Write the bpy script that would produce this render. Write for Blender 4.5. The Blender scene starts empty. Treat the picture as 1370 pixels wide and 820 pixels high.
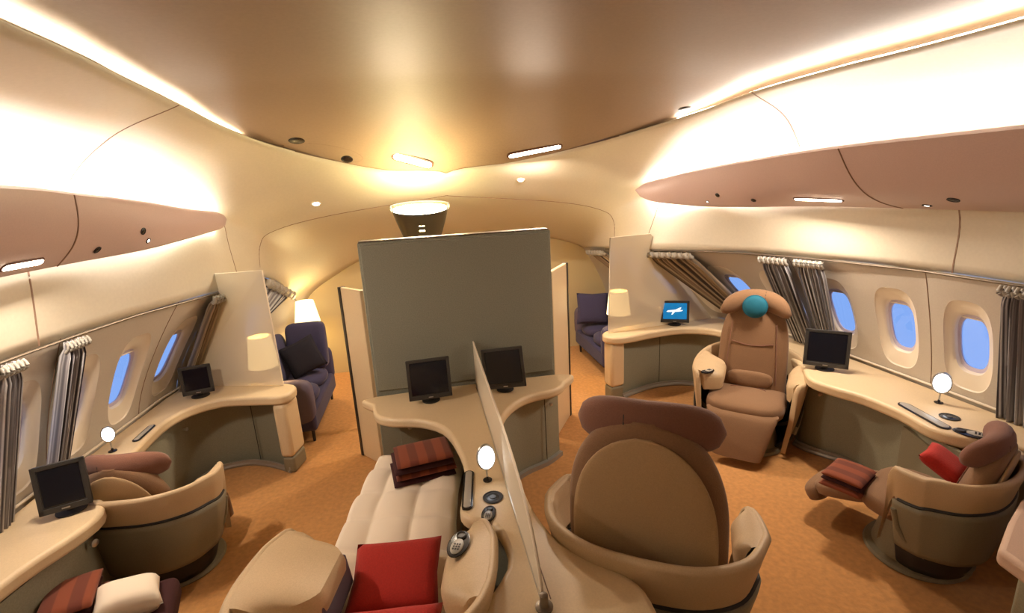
import bpy, bmesh, math, random
from mathutils import Vector, Matrix
random.seed(4)
SC = bpy.context.scene
COL = SC.collection
PI = math.pi

# ---------------------------------------------------------------- camera
cam_d = bpy.data.cameras.new('camera')
cam = bpy.data.objects.new('camera', cam_d)
COL.objects.link(cam)
SC.camera = cam
def unit(v): return Vector(v).normalized()
FPX = 642.69
_c = (685.0, 410.0)
def _r(px, py): return Vector((px - _c[0], -(py - _c[1]), -FPX)).normalized()
_Y = _r(560, 258); _Z = -_r(829, 3009)                # cabin axis and nadir vanishing points
_Y = (_Y - _Z * _Y.dot(_Z)).normalized(); _X = _Y.cross(_Z)
R3 = Matrix((_X, _Y, _Z))                              # world <- camera
cam.matrix_world = Matrix.Translation((0, 0, 2.0)) @ R3.to_4x4()
cam_d.sensor_fit = 'HORIZONTAL'; cam_d.sensor_width = 36
cam_d.lens = FPX / 1370 * 36
cam_d.clip_start = 0.02

# ---------------------------------------------------------------- world / exposure
W = bpy.data.worlds.new('sky'); SC.world = W; W.use_nodes = True
bg = W.node_tree.nodes['Background']
bg.inputs[0].default_value = (0.17, 0.30, 0.62, 1); bg.inputs[1].default_value = 0.75
SC.view_settings.view_transform = 'Standard'; SC.view_settings.look = 'None'
SC.view_settings.gamma = 1; SC.view_settings.use_curve_mapping = False
SC.view_settings.exposure = 1.05
SC.cycles.max_bounces = 7; SC.cycles.diffuse_bounces = 4
SC.cycles.use_denoising = True
SC.cycles.sample_clamp_indirect = 6
SC.cycles.caustics_reflective = False; SC.cycles.caustics_refractive = False

E_BIN_UP = 26.0       # strips on top of the bins
E_BIN_LOW = 24.0      # strips under the bins
E_COVE = 20.0         # strips behind the cove lips
E_SLOT = 12.0
LAMP_W = 5.0

# ---------------------------------------------------------------- materials
def lin(c):
    c = c / 255.0
    return c / 12.92 if c <= 0.04045 else ((c + 0.055) / 1.055) ** 2.4
def rgb(r, g, b): return (lin(r), lin(g), lin(b), 1)
def mat(name, col, rough=0.5, noise=0.0, scale=200, bump=0.0, metallic=0, emit=None, estr=0, coat=0, spec=0.5, alpha=1, trans=0, col2=None, detail=2, stretch=None, sheen=0):
    m = bpy.data.materials.new(name); m.use_nodes = True
    nt = m.node_tree; b = nt.nodes['Principled BSDF']
    b.inputs['Base Color'].default_value = col
    b.inputs['Roughness'].default_value = rough
    b.inputs['Metallic'].default_value = metallic
    b.inputs['Specular IOR Level'].default_value = spec
    b.inputs['Coat Weight'].default_value = coat
    b.inputs['Alpha'].default_value = alpha
    b.inputs['Transmission Weight'].default_value = trans
    b.inputs['Sheen Weight'].default_value = sheen
    if emit: b.inputs['Emission Color'].default_value = emit; b.inputs['Emission Strength'].default_value = estr
    if noise or bump:
        tc = nt.nodes.new('ShaderNodeTexCoord'); mp = nt.nodes.new('ShaderNodeMapping')
        nz = nt.nodes.new('ShaderNodeTexNoise'); nz.inputs['Scale'].default_value = scale; nz.inputs['Detail'].default_value = detail
        nt.links.new(tc.outputs['Object'], mp.inputs['Vector']); nt.links.new(mp.outputs['Vector'], nz.inputs['Vector'])
        if stretch: mp.inputs['Scale'].default_value = stretch
        if noise:
            mx = nt.nodes.new('ShaderNodeMix'); mx.data_type = 'RGBA'
            c2 = col2 or tuple(max(0, x * (1 - noise)) for x in col[:3]) + (1,)
            c1 = col if col2 else tuple(min(1, x * (1 + noise * .6)) for x in col[:3]) + (1,)
            rp = nt.nodes.new('ShaderNodeValToRGB'); rp.color_ramp.elements[0].position = .3; rp.color_ramp.elements[1].position = .7
            nt.links.new(nz.outputs['Fac'], rp.inputs['Fac'])
            nt.links.new(rp.outputs['Color'], mx.inputs[0])
            mx.inputs[6].default_value = c2; mx.inputs[7].default_value = c1
            nt.links.new(mx.outputs[2], b.inputs['Base Color'])
        if bump:
            bp = nt.nodes.new('ShaderNodeBump'); bp.inputs['Strength'].default_value = bump; bp.inputs['Distance'].default_value = 0.004
            nt.links.new(nz.outputs['Fac'], bp.inputs['Height']); nt.links.new(bp.outputs['Normal'], b.inputs['Normal'])
    return m
M = {}
M['ceiling'] = mat('ceiling_satin_taupe', rgb(150, 126, 104), .5, noise=.05, scale=60, spec=.35)
M['arch'] = mat('arch_satin_blush', rgb(208, 198, 178), .42, noise=.03, scale=60)
M['nose'] = M['arch']
M['sidewall'] = mat('sidewall_panel', rgb(192, 182, 168), .5, noise=.04, scale=120)
M['reveal'] = mat('window_reveal_cream', rgb(232, 220, 200), .4)
M['bin'] = mat('bin_mauve', rgb(196, 170, 164), .4, noise=.04, scale=150)
M['carpet'] = mat('carpet_orange', rgb(198, 142, 82), .95, noise=.16, scale=34, bump=.6, detail=8, sheen=.2)
M['cream'] = mat('desk_cream', rgb(222, 198, 160), .42, noise=.05, scale=180)
M['creamshell'] = mat('shell_cream', rgb(196, 170, 134), .5, noise=.08, scale=220)
M['pink'] = mat('arm_pad_blush', rgb(206, 176, 156), .6, noise=.06, scale=220)
M['cab'] = mat('cabinet_grey_green', rgb(142, 140, 120), .6, noise=.12, scale=160)
M['shell'] = mat('shell_grey_brown', rgb(132, 124, 102), .55, noise=.1, scale=200)
M['kick'] = mat('kick_metal', rgb(170, 166, 158), .4, metallic=.5)
M['fabric'] = mat('partition_fabric', rgb(136, 136, 122), .9, noise=.16, scale=150, bump=.4, sheen=.1)
M['seat'] = mat('seat_fabric_brown', rgb(134, 100, 70), .85, noise=.1, scale=220, bump=.3, sheen=.15)
M['seatdark'] = mat('seat_fabric_rust_brown', rgb(122, 80, 62), .85, noise=.1, scale=220, bump=.3, sheen=.15)
M['seattan'] = mat('seat_fabric_tan', rgb(176, 146, 106), .85, noise=.08, scale=220, bump=.3, sheen=.15)
M['black'] = mat('gloss_black', rgb(22, 20, 22), .25)
M['dark'] = mat('dark_rubber', rgb(40, 36, 34), .6)
M['bezel'] = mat('monitor_bezel', rgb(58, 56, 54), .4)
M['screen'] = mat('monitor_screen_off', rgb(12, 16, 30), .12)
M['white'] = mat('duvet_white', rgb(240, 226, 206), .9, sheen=.2)
M['red'] = mat('pillow_red', rgb(176, 34, 22), .9, noise=.12, scale=160, bump=.3, sheen=.1)
M['navy'] = mat('sofa_navy', rgb(62, 58, 92), .9, noise=.12, scale=180, bump=.3, sheen=.1)
M['navydark'] = mat('pillow_midnight', rgb(24, 20, 36), .9)
M['sofagrey'] = mat('sofa_arm_grey', rgb(146, 130, 132), .85)
M['sofaarm'] = mat('sofa_arm_mauve_grey', rgb(104, 94, 112), .85)
M['innerframe'] = mat('window_inner_frame', rgb(196, 186, 204), .4)
M['teal'] = mat('teal_fabric', rgb(6, 98, 122), .8, noise=.06, scale=200)
M['silver'] = mat('silver', rgb(190, 188, 184), .28, metallic=.9)
M['strip'] = mat('console_strip_grey', rgb(168, 162, 152), .35)
M['led'] = mat('led_strip', (1, 1, 1, 1), .5, emit=(1.0, .96, .92, 1), estr=E_BIN_UP)
M['led_low'] = mat('led_strip_low', (1, 1, 1, 1), .5, emit=(.92, 1.0, .84, 1), estr=E_BIN_LOW)
M['led_cove'] = mat('led_strip_cove', (1, 1, 1, 1), .5, emit=(1.0, .97, .88, 1), estr=E_COVE)
M['slot'] = mat('ceiling_light_diffuser', (1, 1, 1, 1), .5, emit=(1.0, .82, .62, 1), estr=E_SLOT)
M['slotrim'] = mat('light_rim_red_brown', rgb(84, 44, 32), .5)
M['shade'] = mat('lamp_shade_linen', rgb(255, 236, 190), .8, emit=(1.0, .78, .42, 1), estr=1.1)
M['bulb'] = mat('bulb_glow', (1, 1, 1, 1), .5, emit=(1.0, .8, .36, 1), estr=14)
M['mirrorglow'] = mat('reading_light_lens', (1, 1, 1, 1), .3, emit=(.92, .95, 1.0, 1), estr=3)
M['glint'] = mat('spotlight_lens', (1, 1, 1, 1), .2, emit=(1, .95, .85, 1), estr=2.5)
M['sconce'] = mat('sconce_bronze', rgb(88, 76, 56), .35, metallic=.6)
M['seam'] = mat('panel_seam', rgb(140, 112, 92), .6)
M['darkstrip'] = mat('door_edge_dark', rgb(48, 40, 32), .5)
M['yellowwall'] = mat('lounge_wall', rgb(214, 196, 152), .55)
M['steel'] = mat('brushed_rail', rgb(120, 108, 94), .4, metallic=.5)

def glass_mat():
    m = bpy.data.materials.new('window_glass'); m.use_nodes = True; nt = m.node_tree; nt.nodes.clear()
    o = nt.nodes.new('ShaderNodeOutputMaterial'); mx = nt.nodes.new('ShaderNodeMixShader')
    t = nt.nodes.new('ShaderNodeBsdfTransparent'); t.inputs[0].default_value = (.93, .95, 1, 1)
    g = nt.nodes.new('ShaderNodeBsdfGlossy'); g.inputs['Roughness'].default_value = .05
    mx.inputs[0].default_value = .06
    nt.links.new(t.outputs[0], mx.inputs[1]); nt.links.new(g.outputs[0], mx.inputs[2]); nt.links.new(mx.outputs[0], o.inputs[0])
    return m
M['glass'] = glass_mat()
def frosted():
    m = bpy.data.materials.new('translucent_screen_panel'); m.use_nodes = True; nt = m.node_tree; nt.nodes.clear()
    o = nt.nodes.new('ShaderNodeOutputMaterial'); mx = nt.nodes.new('ShaderNodeMixShader'); mx2 = nt.nodes.new('ShaderNodeMixShader')
    t = nt.nodes.new('ShaderNodeBsdfTransparent'); t.inputs[0].default_value = (1, .97, .9, 1)
    d = nt.nodes.new('ShaderNodeBsdfDiffuse'); d.inputs[0].default_value = rgb(236, 226, 206)
    g = nt.nodes.new('ShaderNodeBsdfGlossy'); g.inputs['Roughness'].default_value = .12; g.inputs[0].default_value = (1, .97, .92, 1)
    mx.inputs[0].default_value = .62; mx2.inputs[0].default_value = .1
    nt.links.new(t.outputs[0], mx.inputs[1]); nt.links.new(d.outputs[0], mx.inputs[2])
    nt.links.new(mx.outputs[0], mx2.inputs[1]); nt.links.new(g.outputs[0], mx2.inputs[2]); nt.links.new(mx2.outputs[0], o.inputs[0])
    return m
M['frost'] = frosted()
def stripes(name, c1, c2, c3, scale):
    m = mat(name, c1, .6, sheen=.3); nt = m.node_tree; b = nt.nodes['Principled BSDF']
    uv = nt.nodes.new('ShaderNodeUVMap'); sp = nt.nodes.new('ShaderNodeSeparateXYZ'); w = nt.nodes.new('ShaderNodeTexNoise')
    mp = nt.nodes.new('ShaderNodeMapping'); mp.inputs['Scale'].default_value = (scale, .0, 0)
    rp = nt.nodes.new('ShaderNodeValToRGB'); rp.color_ramp.elements[0].position = .38; rp.color_ramp.elements[0].color = c2
    e = rp.color_ramp.elements.new(.5); e.color = c1
    rp.color_ramp.elements[2].position = .62; rp.color_ramp.elements[2].color = c3
    w.inputs['Scale'].default_value = 1; w.inputs['Detail'].default_value = 1
    nt.links.new(uv.outputs[0], mp.inputs[0]); nt.links.new(mp.outputs[0], w.inputs['Vector'])
    nt.links.new(w.outputs['Fac'], rp.inputs['Fac']); nt.links.new(rp.outputs[0], b.inputs['Base Color'])
    return m
M['curtain'] = stripes('curtain_silver_stripe', rgb(146, 142, 146), rgb(50, 46, 56), rgb(214, 214, 216), 34)
M['curtain_tan'] = stripes('curtain_bronze_stripe', rgb(140, 118, 92), rgb(70, 56, 44), rgb(196, 176, 140), 30)
def wavemat(name, c1, c2, scale, axis='Z'):
    m = mat(name, c1, .9, sheen=.1); nt = m.node_tree; b = nt.nodes['Principled BSDF']
    tc = nt.nodes.new('ShaderNodeTexCoord'); w = nt.nodes.new('ShaderNodeTexWave'); w.bands_direction = axis
    w.inputs['Scale'].default_value = scale; w.inputs['Distortion'].default_value = .5
    rp = nt.nodes.new('ShaderNodeValToRGB'); rp.color_ramp.elements[0].color = c1; rp.color_ramp.elements[1].color = c2
    rp.color_ramp.elements[0].position = .45; rp.color_ramp.elements[1].position = .6
    nt.links.new(tc.outputs['Object'], w.inputs['Vector']); nt.links.new(w.outputs['Fac'], rp.inputs['Fac']); nt.links.new(rp.outputs[0], b.inputs['Base Color'])
    return m
M['blanket'] = wavemat('blanket_brown_stripe', rgb(132, 64, 36), rgb(106, 48, 30), 3.2, 'X')
M['blanketdark'] = mat('blanket_dark_maroon', rgb(60, 22, 24), .9)
def screenmat():
    m = bpy.data.materials.new('screen_blue_lit'); m.use_nodes = True; nt = m.node_tree; b = nt.nodes['Principled BSDF']
    tc = nt.nodes.new('ShaderNodeTexCoord'); nz = nt.nodes.new('ShaderNodeTexNoise'); nz.inputs['Scale'].default_value = 14
    rp = nt.nodes.new('ShaderNodeValToRGB'); rp.color_ramp.elements[0].color = (.0, .08, .26, 1); rp.color_ramp.elements[1].color = (.01, .22, .44, 1)
    nt.links.new(tc.outputs['Object'], nz.inputs['Vector']); nt.links.new(nz.outputs['Fac'], rp.inputs[0])
    nt.links.new(rp.outputs[0], b.inputs['Emission Color']); b.inputs['Emission Strength'].default_value = .6
    b.inputs['Base Color'].default_value = (0, .02, .05, 1); b.inputs['Roughness'].default_value = .2
    return m
M['screenlit'] = screenmat()
M['planewhite'] = mat('screen_white_lit', (.8, .8, .8, 1), .4, emit=(.6, .8, .9, 1), estr=.45)

# ---------------------------------------------------------------- mesh helpers
def finish(name, me, m, parent=None, smooth=True, angle=35, bevel=0, subd=0, solid=0, seg=3):
    me.materials.append(m)
    if smooth:
        for p in me.polygons: p.use_smooth = True
        if not subd: me.set_sharp_from_angle(angle=math.radians(angle))
    o = bpy.data.objects.new(name, me); COL.objects.link(o)
    if parent: o.parent = parent
    if solid:
        md = o.modifiers.new('s', 'SOLIDIFY'); md.thickness = solid; md.offset = 0
    if bevel:
        md = o.modifiers.new('b', 'BEVEL'); md.width = bevel; md.segments = seg; md.limit_method = 'ANGLE'; md.angle_limit = math.radians(40); md.harden_normals = False
    if subd:
        md = o.modifiers.new('d', 'SUBSURF'); md.levels = subd; md.render_levels = subd
    return o
def from_py(name, v, f, m, parent=None, uv=None, **k):
    me = bpy.data.meshes.new(name); me.from_pydata([tuple(p) for p in v], [], f); me.validate(); me.update()
    bm = bmesh.new(); bm.from_mesh(me)
    if k.pop('fixn', True): bmesh.ops.recalc_face_normals(bm, faces=bm.faces)
    if uv:
        l = bm.loops.layers.uv.new('UVMap')
        bm.verts.ensure_lookup_table()
        for fc in bm.faces:
            for lp in fc.loops: lp[l].uv = uv[lp.vert.index]
    bm.to_mesh(me); bm.free()
    return finish(name, me, m, parent, **k)
class G:
    """collects shapes for ONE mesh"""
    def __init__(s): s.v = []; s.f = []
    def add(s, v, f):
        n = len(s.v); s.v += [Vector(p) for p in v]; s.f += [tuple(i + n for i in q) for q in f]; return s
    def box(s, c, d, mtx=None):
        x, y, z = [a / 2 for a in d]
        v = [Vector((i * x, j * y, k * z)) for i in (-1, 1) for j in (-1, 1) for k in (-1, 1)]
        if mtx: v = [mtx @ p for p in v]
        return s.add([p + Vector(c) for p in v], [(0, 1, 3, 2), (4, 6, 7, 5), (0, 4, 5, 1), (2, 3, 7, 6), (0, 2, 6, 4), (1, 5, 7, 3)])
    def loft(s, rings, closed=True, cap=True):
        n = len(rings[0]); v = [p for r in rings for p in r]; f = []
        for i in range(len(rings) - 1):
            for j in range(n if closed else n - 1):
                f.append((i * n + j, i * n + (j + 1) % n, (i + 1) * n + (j + 1) % n, (i + 1) * n + j))
        if cap and closed:
            f.append(tuple(range(n))[::-1]); f.append(tuple((len(rings) - 1) * n + j for j in range(n)))
        return s.add(v, f)
    def tube(s, pts, r, n=8):
        rings = []; pts = [Vector(p) for p in pts]
        for i, p in enumerate(pts):
            t = (pts[min(i + 1, len(pts) - 1)] - pts[max(i - 1, 0)]).normalized()
            a = t.cross(Vector((0, 0, 1)));
            if a.length < .1: a = t.cross(Vector((1, 0, 0)))
            a.normalize(); b = t.cross(a); rr = r[i] if isinstance(r, (list, tuple)) else r
            rings.append([p + a * math.cos(2 * PI * k / n) * rr + b * math.sin(2 * PI * k / n) * rr for k in range(n)])
        return s.loft(rings)
    def lathe(s, prof, c=(0, 0, 0), n=24, mtx=None, sx=1, sy=1):
        rings = [[Vector((r * math.cos(2 * PI * k / n) * sx, r * math.sin(2 * PI * k / n) * sy, z)) for k in range(n)] for r, z in prof]
        if mtx: rings = [[mtx @ p for p in r] for r in rings]
        return s.loft([[p + Vector(c) for p in r] for r in rings])
    def prism(s, poly, z0, z1):
        return s.loft([[(x, y, z0) for x, y in poly], [(x, y, z1) for x, y in poly]])
    def build(s, name, m, parent=None, **k): return from_py(name, s.v, s.f, m, parent, **k)
def cr(p0, p1, p2, p3, t):
    return 0.5 * ((2 * p1) + (-p0 + p2) * t + (2 * p0 - 5 * p1 + 4 * p2 - p3) * t * t + (-p0 + 3 * p1 - 3 * p2 + p3) * t ** 3)
def spl(P, u):
    n = len(P) - 1; u = max(0, min(n, u)); i = min(int(u), n - 1); t = u - i
    a = P[i - 1] if i > 0 else P[i] * 2 - P[i + 1]
    b = P[i + 2] if i + 2 <= n else P[n] * 2 - P[n - 1]
    return cr(a, P[i], P[i + 1], b, t)
def smoothpoly(pts, k=4, closed=True):
    P = [Vector((p[0], p[1], 0)) for p in pts]; n = len(P); out = []
    for i in range(n if closed else n - 1):
        a, b, c, d = (P[(i + q) % n] for q in (-1, 0, 1, 2)) if closed else (P[max(i - 1, 0)], P[i], P[i + 1], P[min(i + 2, n - 1)])
        for t in range(k): 
            q = cr(a, b, c, d, t / k); out.append((q.x, q.y))
    if not closed: out.append(tuple(pts[-1][:2]))
    return out
def tab(rows, y):
    """piecewise-linear table with smooth ends: rows of (y, a, b, ...)"""
    if y <= rows[0][0]: return rows[0][1:]
    for r0, r1 in zip(rows, rows[1:]):
        if y <= r1[0]:
            t = (y - r0[0]) / (r1[0] - r0[0]); return tuple(a + (b - a) * t for a, b in zip(r0[1:], r1[1:]))
    return rows[-1][1:]
def struct(o): o['kind'] = 'structure'; return o
def tag(o, label, cat, group=None):
    o['label'] = label; o['category'] = cat
    if group: o['group'] = group
    return o
def thing(name, label, cat, loc=(0, 0, 0), rz=0, group=None, scale=1):
    o = bpy.data.objects.new(name, None); COL.objects.link(o); o.location = loc; o.rotation_euler = (0, 0, rz); o.scale = (scale,) * 3
    o.empty_display_size = .1
    return tag(o, label, cat, group)
def ribbon(path, z0, z1, th, inside=1):
    """vertical wall following a 2D path"""
    P = [Vector((p[0], p[1], 0)) for p in path]; rings = []
    for i, p in enumerate(P):
        t = (P[min(i + 1, len(P) - 1)] - P[max(i - 1, 0)]).normalized(); n = Vector((-t.y, t.x, 0)) * th * inside
        rings.append([p + Vector((0, 0, z0)), p + n + Vector((0, 0, z0)), p + n + Vector((0, 0, z1)), p + Vector((0, 0, z1))])
    return G().loft(rings)
def cushion(c, d, mtx=None, e=2.6, n=20, m=12):
    """superellipsoid pillow, d = full sizes"""
    rings = []
    def sp(v, p): return math.copysign(abs(v) ** p, v)
    for i in range(m + 1):
        a = -PI / 2 + PI * i / m
        ca, sa = max(abs(math.cos(a)), 1e-3) ** (2 / e), sp(math.sin(a), 2 / e)
        r = []
        for k in range(n):
            b = 2 * PI * k / n
            p = Vector((d[0] / 2 * ca * sp(math.cos(b), 2 / e), d[1] / 2 * ca * sp(math.sin(b), 2 / e), d[2] / 2 * sa))
            r.append((mtx @ p if mtx else p) + Vector(c))
        rings.append(r)
    return rings
def pillow(c, w, h, t, mtx):
    """square pillow with pinched corners: thickness falls to the seams"""
    N = 14; v = []; f = []
    for side in (1, -1):
        for i in range(N + 1):
            for j in range(N + 1):
                u, q = i / N * 2 - 1, j / N * 2 - 1
                pin = 1 - .07 * (u * u * (1 - q * q) * 0 + (1 - abs(u)) * abs(q) ** 3 ); pin2 = 1 - .07 * ((1 - abs(q)) * abs(u) ** 3)
                z = side * t / 2 * ((1 - u ** 4) * (1 - q ** 4)) ** .5
                v.append(mtx @ Vector((u * w / 2 * pin2, q * h / 2 * pin, z)) + Vector(c))
    o = (N + 1) ** 2
    for s in (0, o):
        for i in range(N):
            for j in range(N):
                a = s + i * (N + 1) + j; f.append((a, a + 1, a + N + 2, a + N + 1))
    return v, f
def merged(name, v, f, m, parent=None, **k):
    me = bpy.data.meshes.new(name); me.from_pydata([tuple(p) for p in v], [], f)
    bm = bmesh.new(); bm.from_mesh(me); bmesh.ops.remove_doubles(bm, verts=bm.verts, dist=1e-5); bmesh.ops.recalc_face_normals(bm, faces=bm.faces); bm.to_mesh(me); bm.free()
    return finish(name, me, m, parent, **k)
def V(*a): return Vector(a)
def rot(x=0, y=0, z=0): return Matrix.Rotation(z, 3, 'Z') @ Matrix.Rotation(y, 3, 'Y') @ Matrix.Rotation(x, 3, 'X')

# ================================================================ SHELL
YE = 5.6
# (y, x at desk level, x at rail, z of rail)
LW = [(-.8, -2.05, -1.86, 1.4), (1.5, -2.05, -1.86, 1.4), (2.33, -2.05, -1.84, 1.4), (2.71, -2.04, -1.79, 1.4), (3.13, -2.02, -1.70, 1.4),
      (3.68, -2.0, -1.53, 1.385), (4.2, -1.9, -1.5, 1.355), (4.8, -1.75, -1.5, 1.31), (5.2, -1.6, -1.46, 1.15), (5.6, -1.42, -1.4, .8)]
RW = [(-.8, 3.08, 2.92, 1.4), (1.5, 3.08, 2.92, 1.4), (2.35, 3.08, 2.9, 1.4), (2.9, 3.07, 2.76, 1.4), (3.3, 3.05, 2.6, 1.4),
      (3.7, 3.0, 2.33, 1.4), (4.15, 2.85, 2.02, 1.385), (4.9, 2.5, 1.97, 1.31), (5.6, 2.2, 1.9, 1.25)]
ZD = .63
def wall_pt(side, y, v, off=0.0):
    if off > 0: off *= .62   # depth of the window reveals
    x0, x1, z1 = tab(LW if side < 0 else RW, y)
    z = ZD + (z1 - ZD) * v
    x = x0 + (x1 - x0) * (v ** 1.35)
    return V(x + side * off, y, z)
struct(G().prism([(-2.3, -.9), (3.3, -.9), (3.3, 5.75), (-2.3, 5.75)], -.05, 0).build('floor', M['carpet'], smooth=False))

# window centres along y
LWIN = [1.28, 1.66, 2.06, 2.46, 2.83, 3.22, 3.66]
RWIN = [.88, 1.29, 1.70, 2.11, 2.52, 2.94, 3.35, 3.75, 4.15, 4.62]
def sup(a, hw, hh, e=3.2):
    c, s = math.cos(a), math.sin(a)
    return math.copysign(abs(c) ** (2 / e), c) * hw, math.copysign(abs(s) ** (2 / e), s) * hh
NW = 48
def window_band(side, name, wins, pitch=.39):
    """side wall between desk and rail with a true opening per window"""
    v = []; f = []; y0 = -.8; yend = YE
    VC = .44                                     # centre of a window in v
    edges = [w - pitch / 2 for w in wins]
    spans = []
    cur = y0
    for w in wins:
        a = w - pitch / 2; b = w + pitch / 2
        i = wins.index(w)
        if i > 0: a = (wins[i - 1] + w) / 2
        if i < len(wins) - 1: b = (wins[i + 1] + w) / 2
        if a > cur + 1e-4: spans.append((cur, a, None))
        spans.append((a, b, w)); cur = b
    spans.append((cur, yend, None))
    for a, b, w in spans:
        if w is None:
            n = max(1, int((b - a) / .1)); m_ = 8; o = len(v)
            for i in range(n + 1):
                for j in range(m_ + 1): v.append(wall_pt(side, a + (b - a) * i / n, j / m_))
            for i in range(n):
                for j in range(m_): q = o + i * (m_ + 1) + j; f.append((q, q + 1, q + m_ + 2, q + m_ + 1))
        else:
            rings = []
            for lvl in (0, .25, .5, .75, 1):
                r = []
                for k in range(NW):
                    an = 2 * PI * k / NW; c, s = math.cos(an), math.sin(an)
                    mm = max(abs(c), abs(s)); sx, sz = c / mm, s / mm
                    oy = (b if sx > 0 else a) ; ox = w + (oy - w) * abs(sx)
                    ov = VC + ((1 - VC) if sz > 0 else VC) * sz
                    iy, iv = sup(an, .13, .36); iy += w; iv += VC
                    r.append(wall_pt(side, ox + (iy - ox) * lvl, ov + (iv - ov) * lvl))
                rings.append(r)
            o = len(v)
            for r in rings: v += r
            for i in range(4):
                for k in range(NW): f.append((o + i * NW + k, o + i * NW + (k + 1) % NW, o + (i + 1) * NW + (k + 1) % NW, o + (i + 1) * NW + k))
    # lower apron to the floor
    o = len(v); n = 64
    for i in range(n + 1):
        y = y0 + (yend - y0) * i / n; p = wall_pt(side, y, 0)
        v += [p, V(p.x - side * .03, y, 0)]
    for i in range(n): f.append((o + 2 * i, o + 2 * i + 1, o + 2 * i + 3, o + 2 * i + 2))
    return struct(merged(name, v, f, M['sidewall'], angle=60))
window_band(-1, 'wall_left', LWIN); window_band(1, 'wall_right', RWIN, .41)
wn = [0]
def window(side, y):
    wn[0] += 1; VC = .44
    t = bpy.data.objects.new('window_%d' % wn[0], None); COL.objects.link(t); t.location = wall_pt(side, y, VC, 0); t['kind'] = 'structure'
    L = t.location.copy()
    rings = []
    # (half width, half height in v, depth outward, exponent, v shift)
    for hw, hv, d, e, sh in ((.130, .36, 0, 3.2, 0), (.125, .35, .012, 3.2, 0), (.105, .29, .03, 3, .01), (.092, .245, .045, 3, .015), (.088, .235, .06, 3, .015), (.086, .23, .075, 3, .015)):
        r = []
        for k in range(NW):
            an = 2 * PI * k / NW; iy, iv = sup(an, hw, hv, e)
            r.append(wall_pt(side, y + iy, VC + sh + iv, d) - L)
        rings.append(r)
    g = G().loft(rings, cap=False); g.build('window_frame', M['reveal'], t)
    rings2 = [[wall_pt(side, y + iy, VC + .015 + iv, d) - L for iy, iv in (sup(2 * PI * k / NW, hw, hv, 3) for k in range(NW))] for hw, hv, d in ((.086, .23, .075), (.074, .20, .085), (.074, .20, .10))]
    G().loft(rings2, cap=False).build('inner_frame', M['innerframe'], t)
    G().add([wall_pt(side, y + iy, VC + .015 + iv, .1) - L for iy, iv in (sup(2 * PI * k / NW, .078, .21, 3) for k in range(NW))], [tuple(range(NW))]).build('pane', M['glass'], t, smooth=False)
    G().tube([wall_pt(side, y + a, VC + .015 + .2, .08) - L for a in (-.06, -.02, .02, .06)], .004, 6).build('shade_pull', M['reveal'], t)
    return t
for y in LWIN: window(-1, y)
for y in RWIN: window(1, y)

def P3(rows): return [[V(*p) for p in r] for r in rows]
def same(y, *xz): return [(x, y, z) for x, z in xz]
LROWS = P3([
 same(-.8, (-1.86, 1.4), (-1.80, 1.76), (-1.76, 2.1), (-1.45, 2.37), (-1.0, 2.5)),
 same(1.6, (-1.86, 1.4), (-1.80, 1.76), (-1.76, 2.1), (-1.45, 2.37), (-1.03, 2.5)),
 same(2.3, (-1.84, 1.4), (-1.78, 1.76), (-1.76, 2.1), (-1.48, 2.36), (-1.09, 2.5)),
 same(2.9, (-1.75, 1.4), (-1.74, 1.76), (-1.75, 2.1), (-1.5, 2.35), (-1.15, 2.5)),
 same(3.4, (-1.61, 1.395), (-1.63, 1.77), (-1.70, 2.08), (-1.5, 2.31), (-1.14, 2.46)),
 same(3.8, (-1.52, 1.38), (-1.56, 1.79), (-1.62, 2.03), (-1.42, 2.25), (-1.0, 2.39)),
 [(-1.5, 4.1, 1.36), (-1.54, 4.1, 1.78), (-1.52, 4.12, 1.95), (-1.22, 4.15, 2.15), (-.70, 4.1, 2.3)],
 [(-1.5, 4.3, 1.35), (-1.51, 4.3, 1.74), (-1.45, 4.3, 1.9), (-1.08, 4.3, 2.08), (-.25, 4.27, 2.2)],
 [(-1.5, 4.5, 1.335), (-1.48, 4.5, 1.68), (-1.38, 4.5, 1.83), (-.95, 4.48, 1.97), (.25, 4.34, 2.15)],
 [(-1.5, 4.8, 1.31), (-1.44, 4.77, 1.58), (-1.28, 4.75, 1.70), (-.75, 4.72, 1.80), (.25, 4.65, 1.90)],
 [(-1.46, 5.2, 1.15), (-1.37, 5.2, 1.35), (-1.15, 5.2, 1.48), (-.6, 5.2, 1.58), (.25, 5.1, 1.68)],
 [(-1.4, 5.6, .8), (-1.29, 5.6, .97), (-1.05, 5.6, 1.13), (-.6, 5.6, 1.34), (.25, 5.6, 1.5)]])
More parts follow.
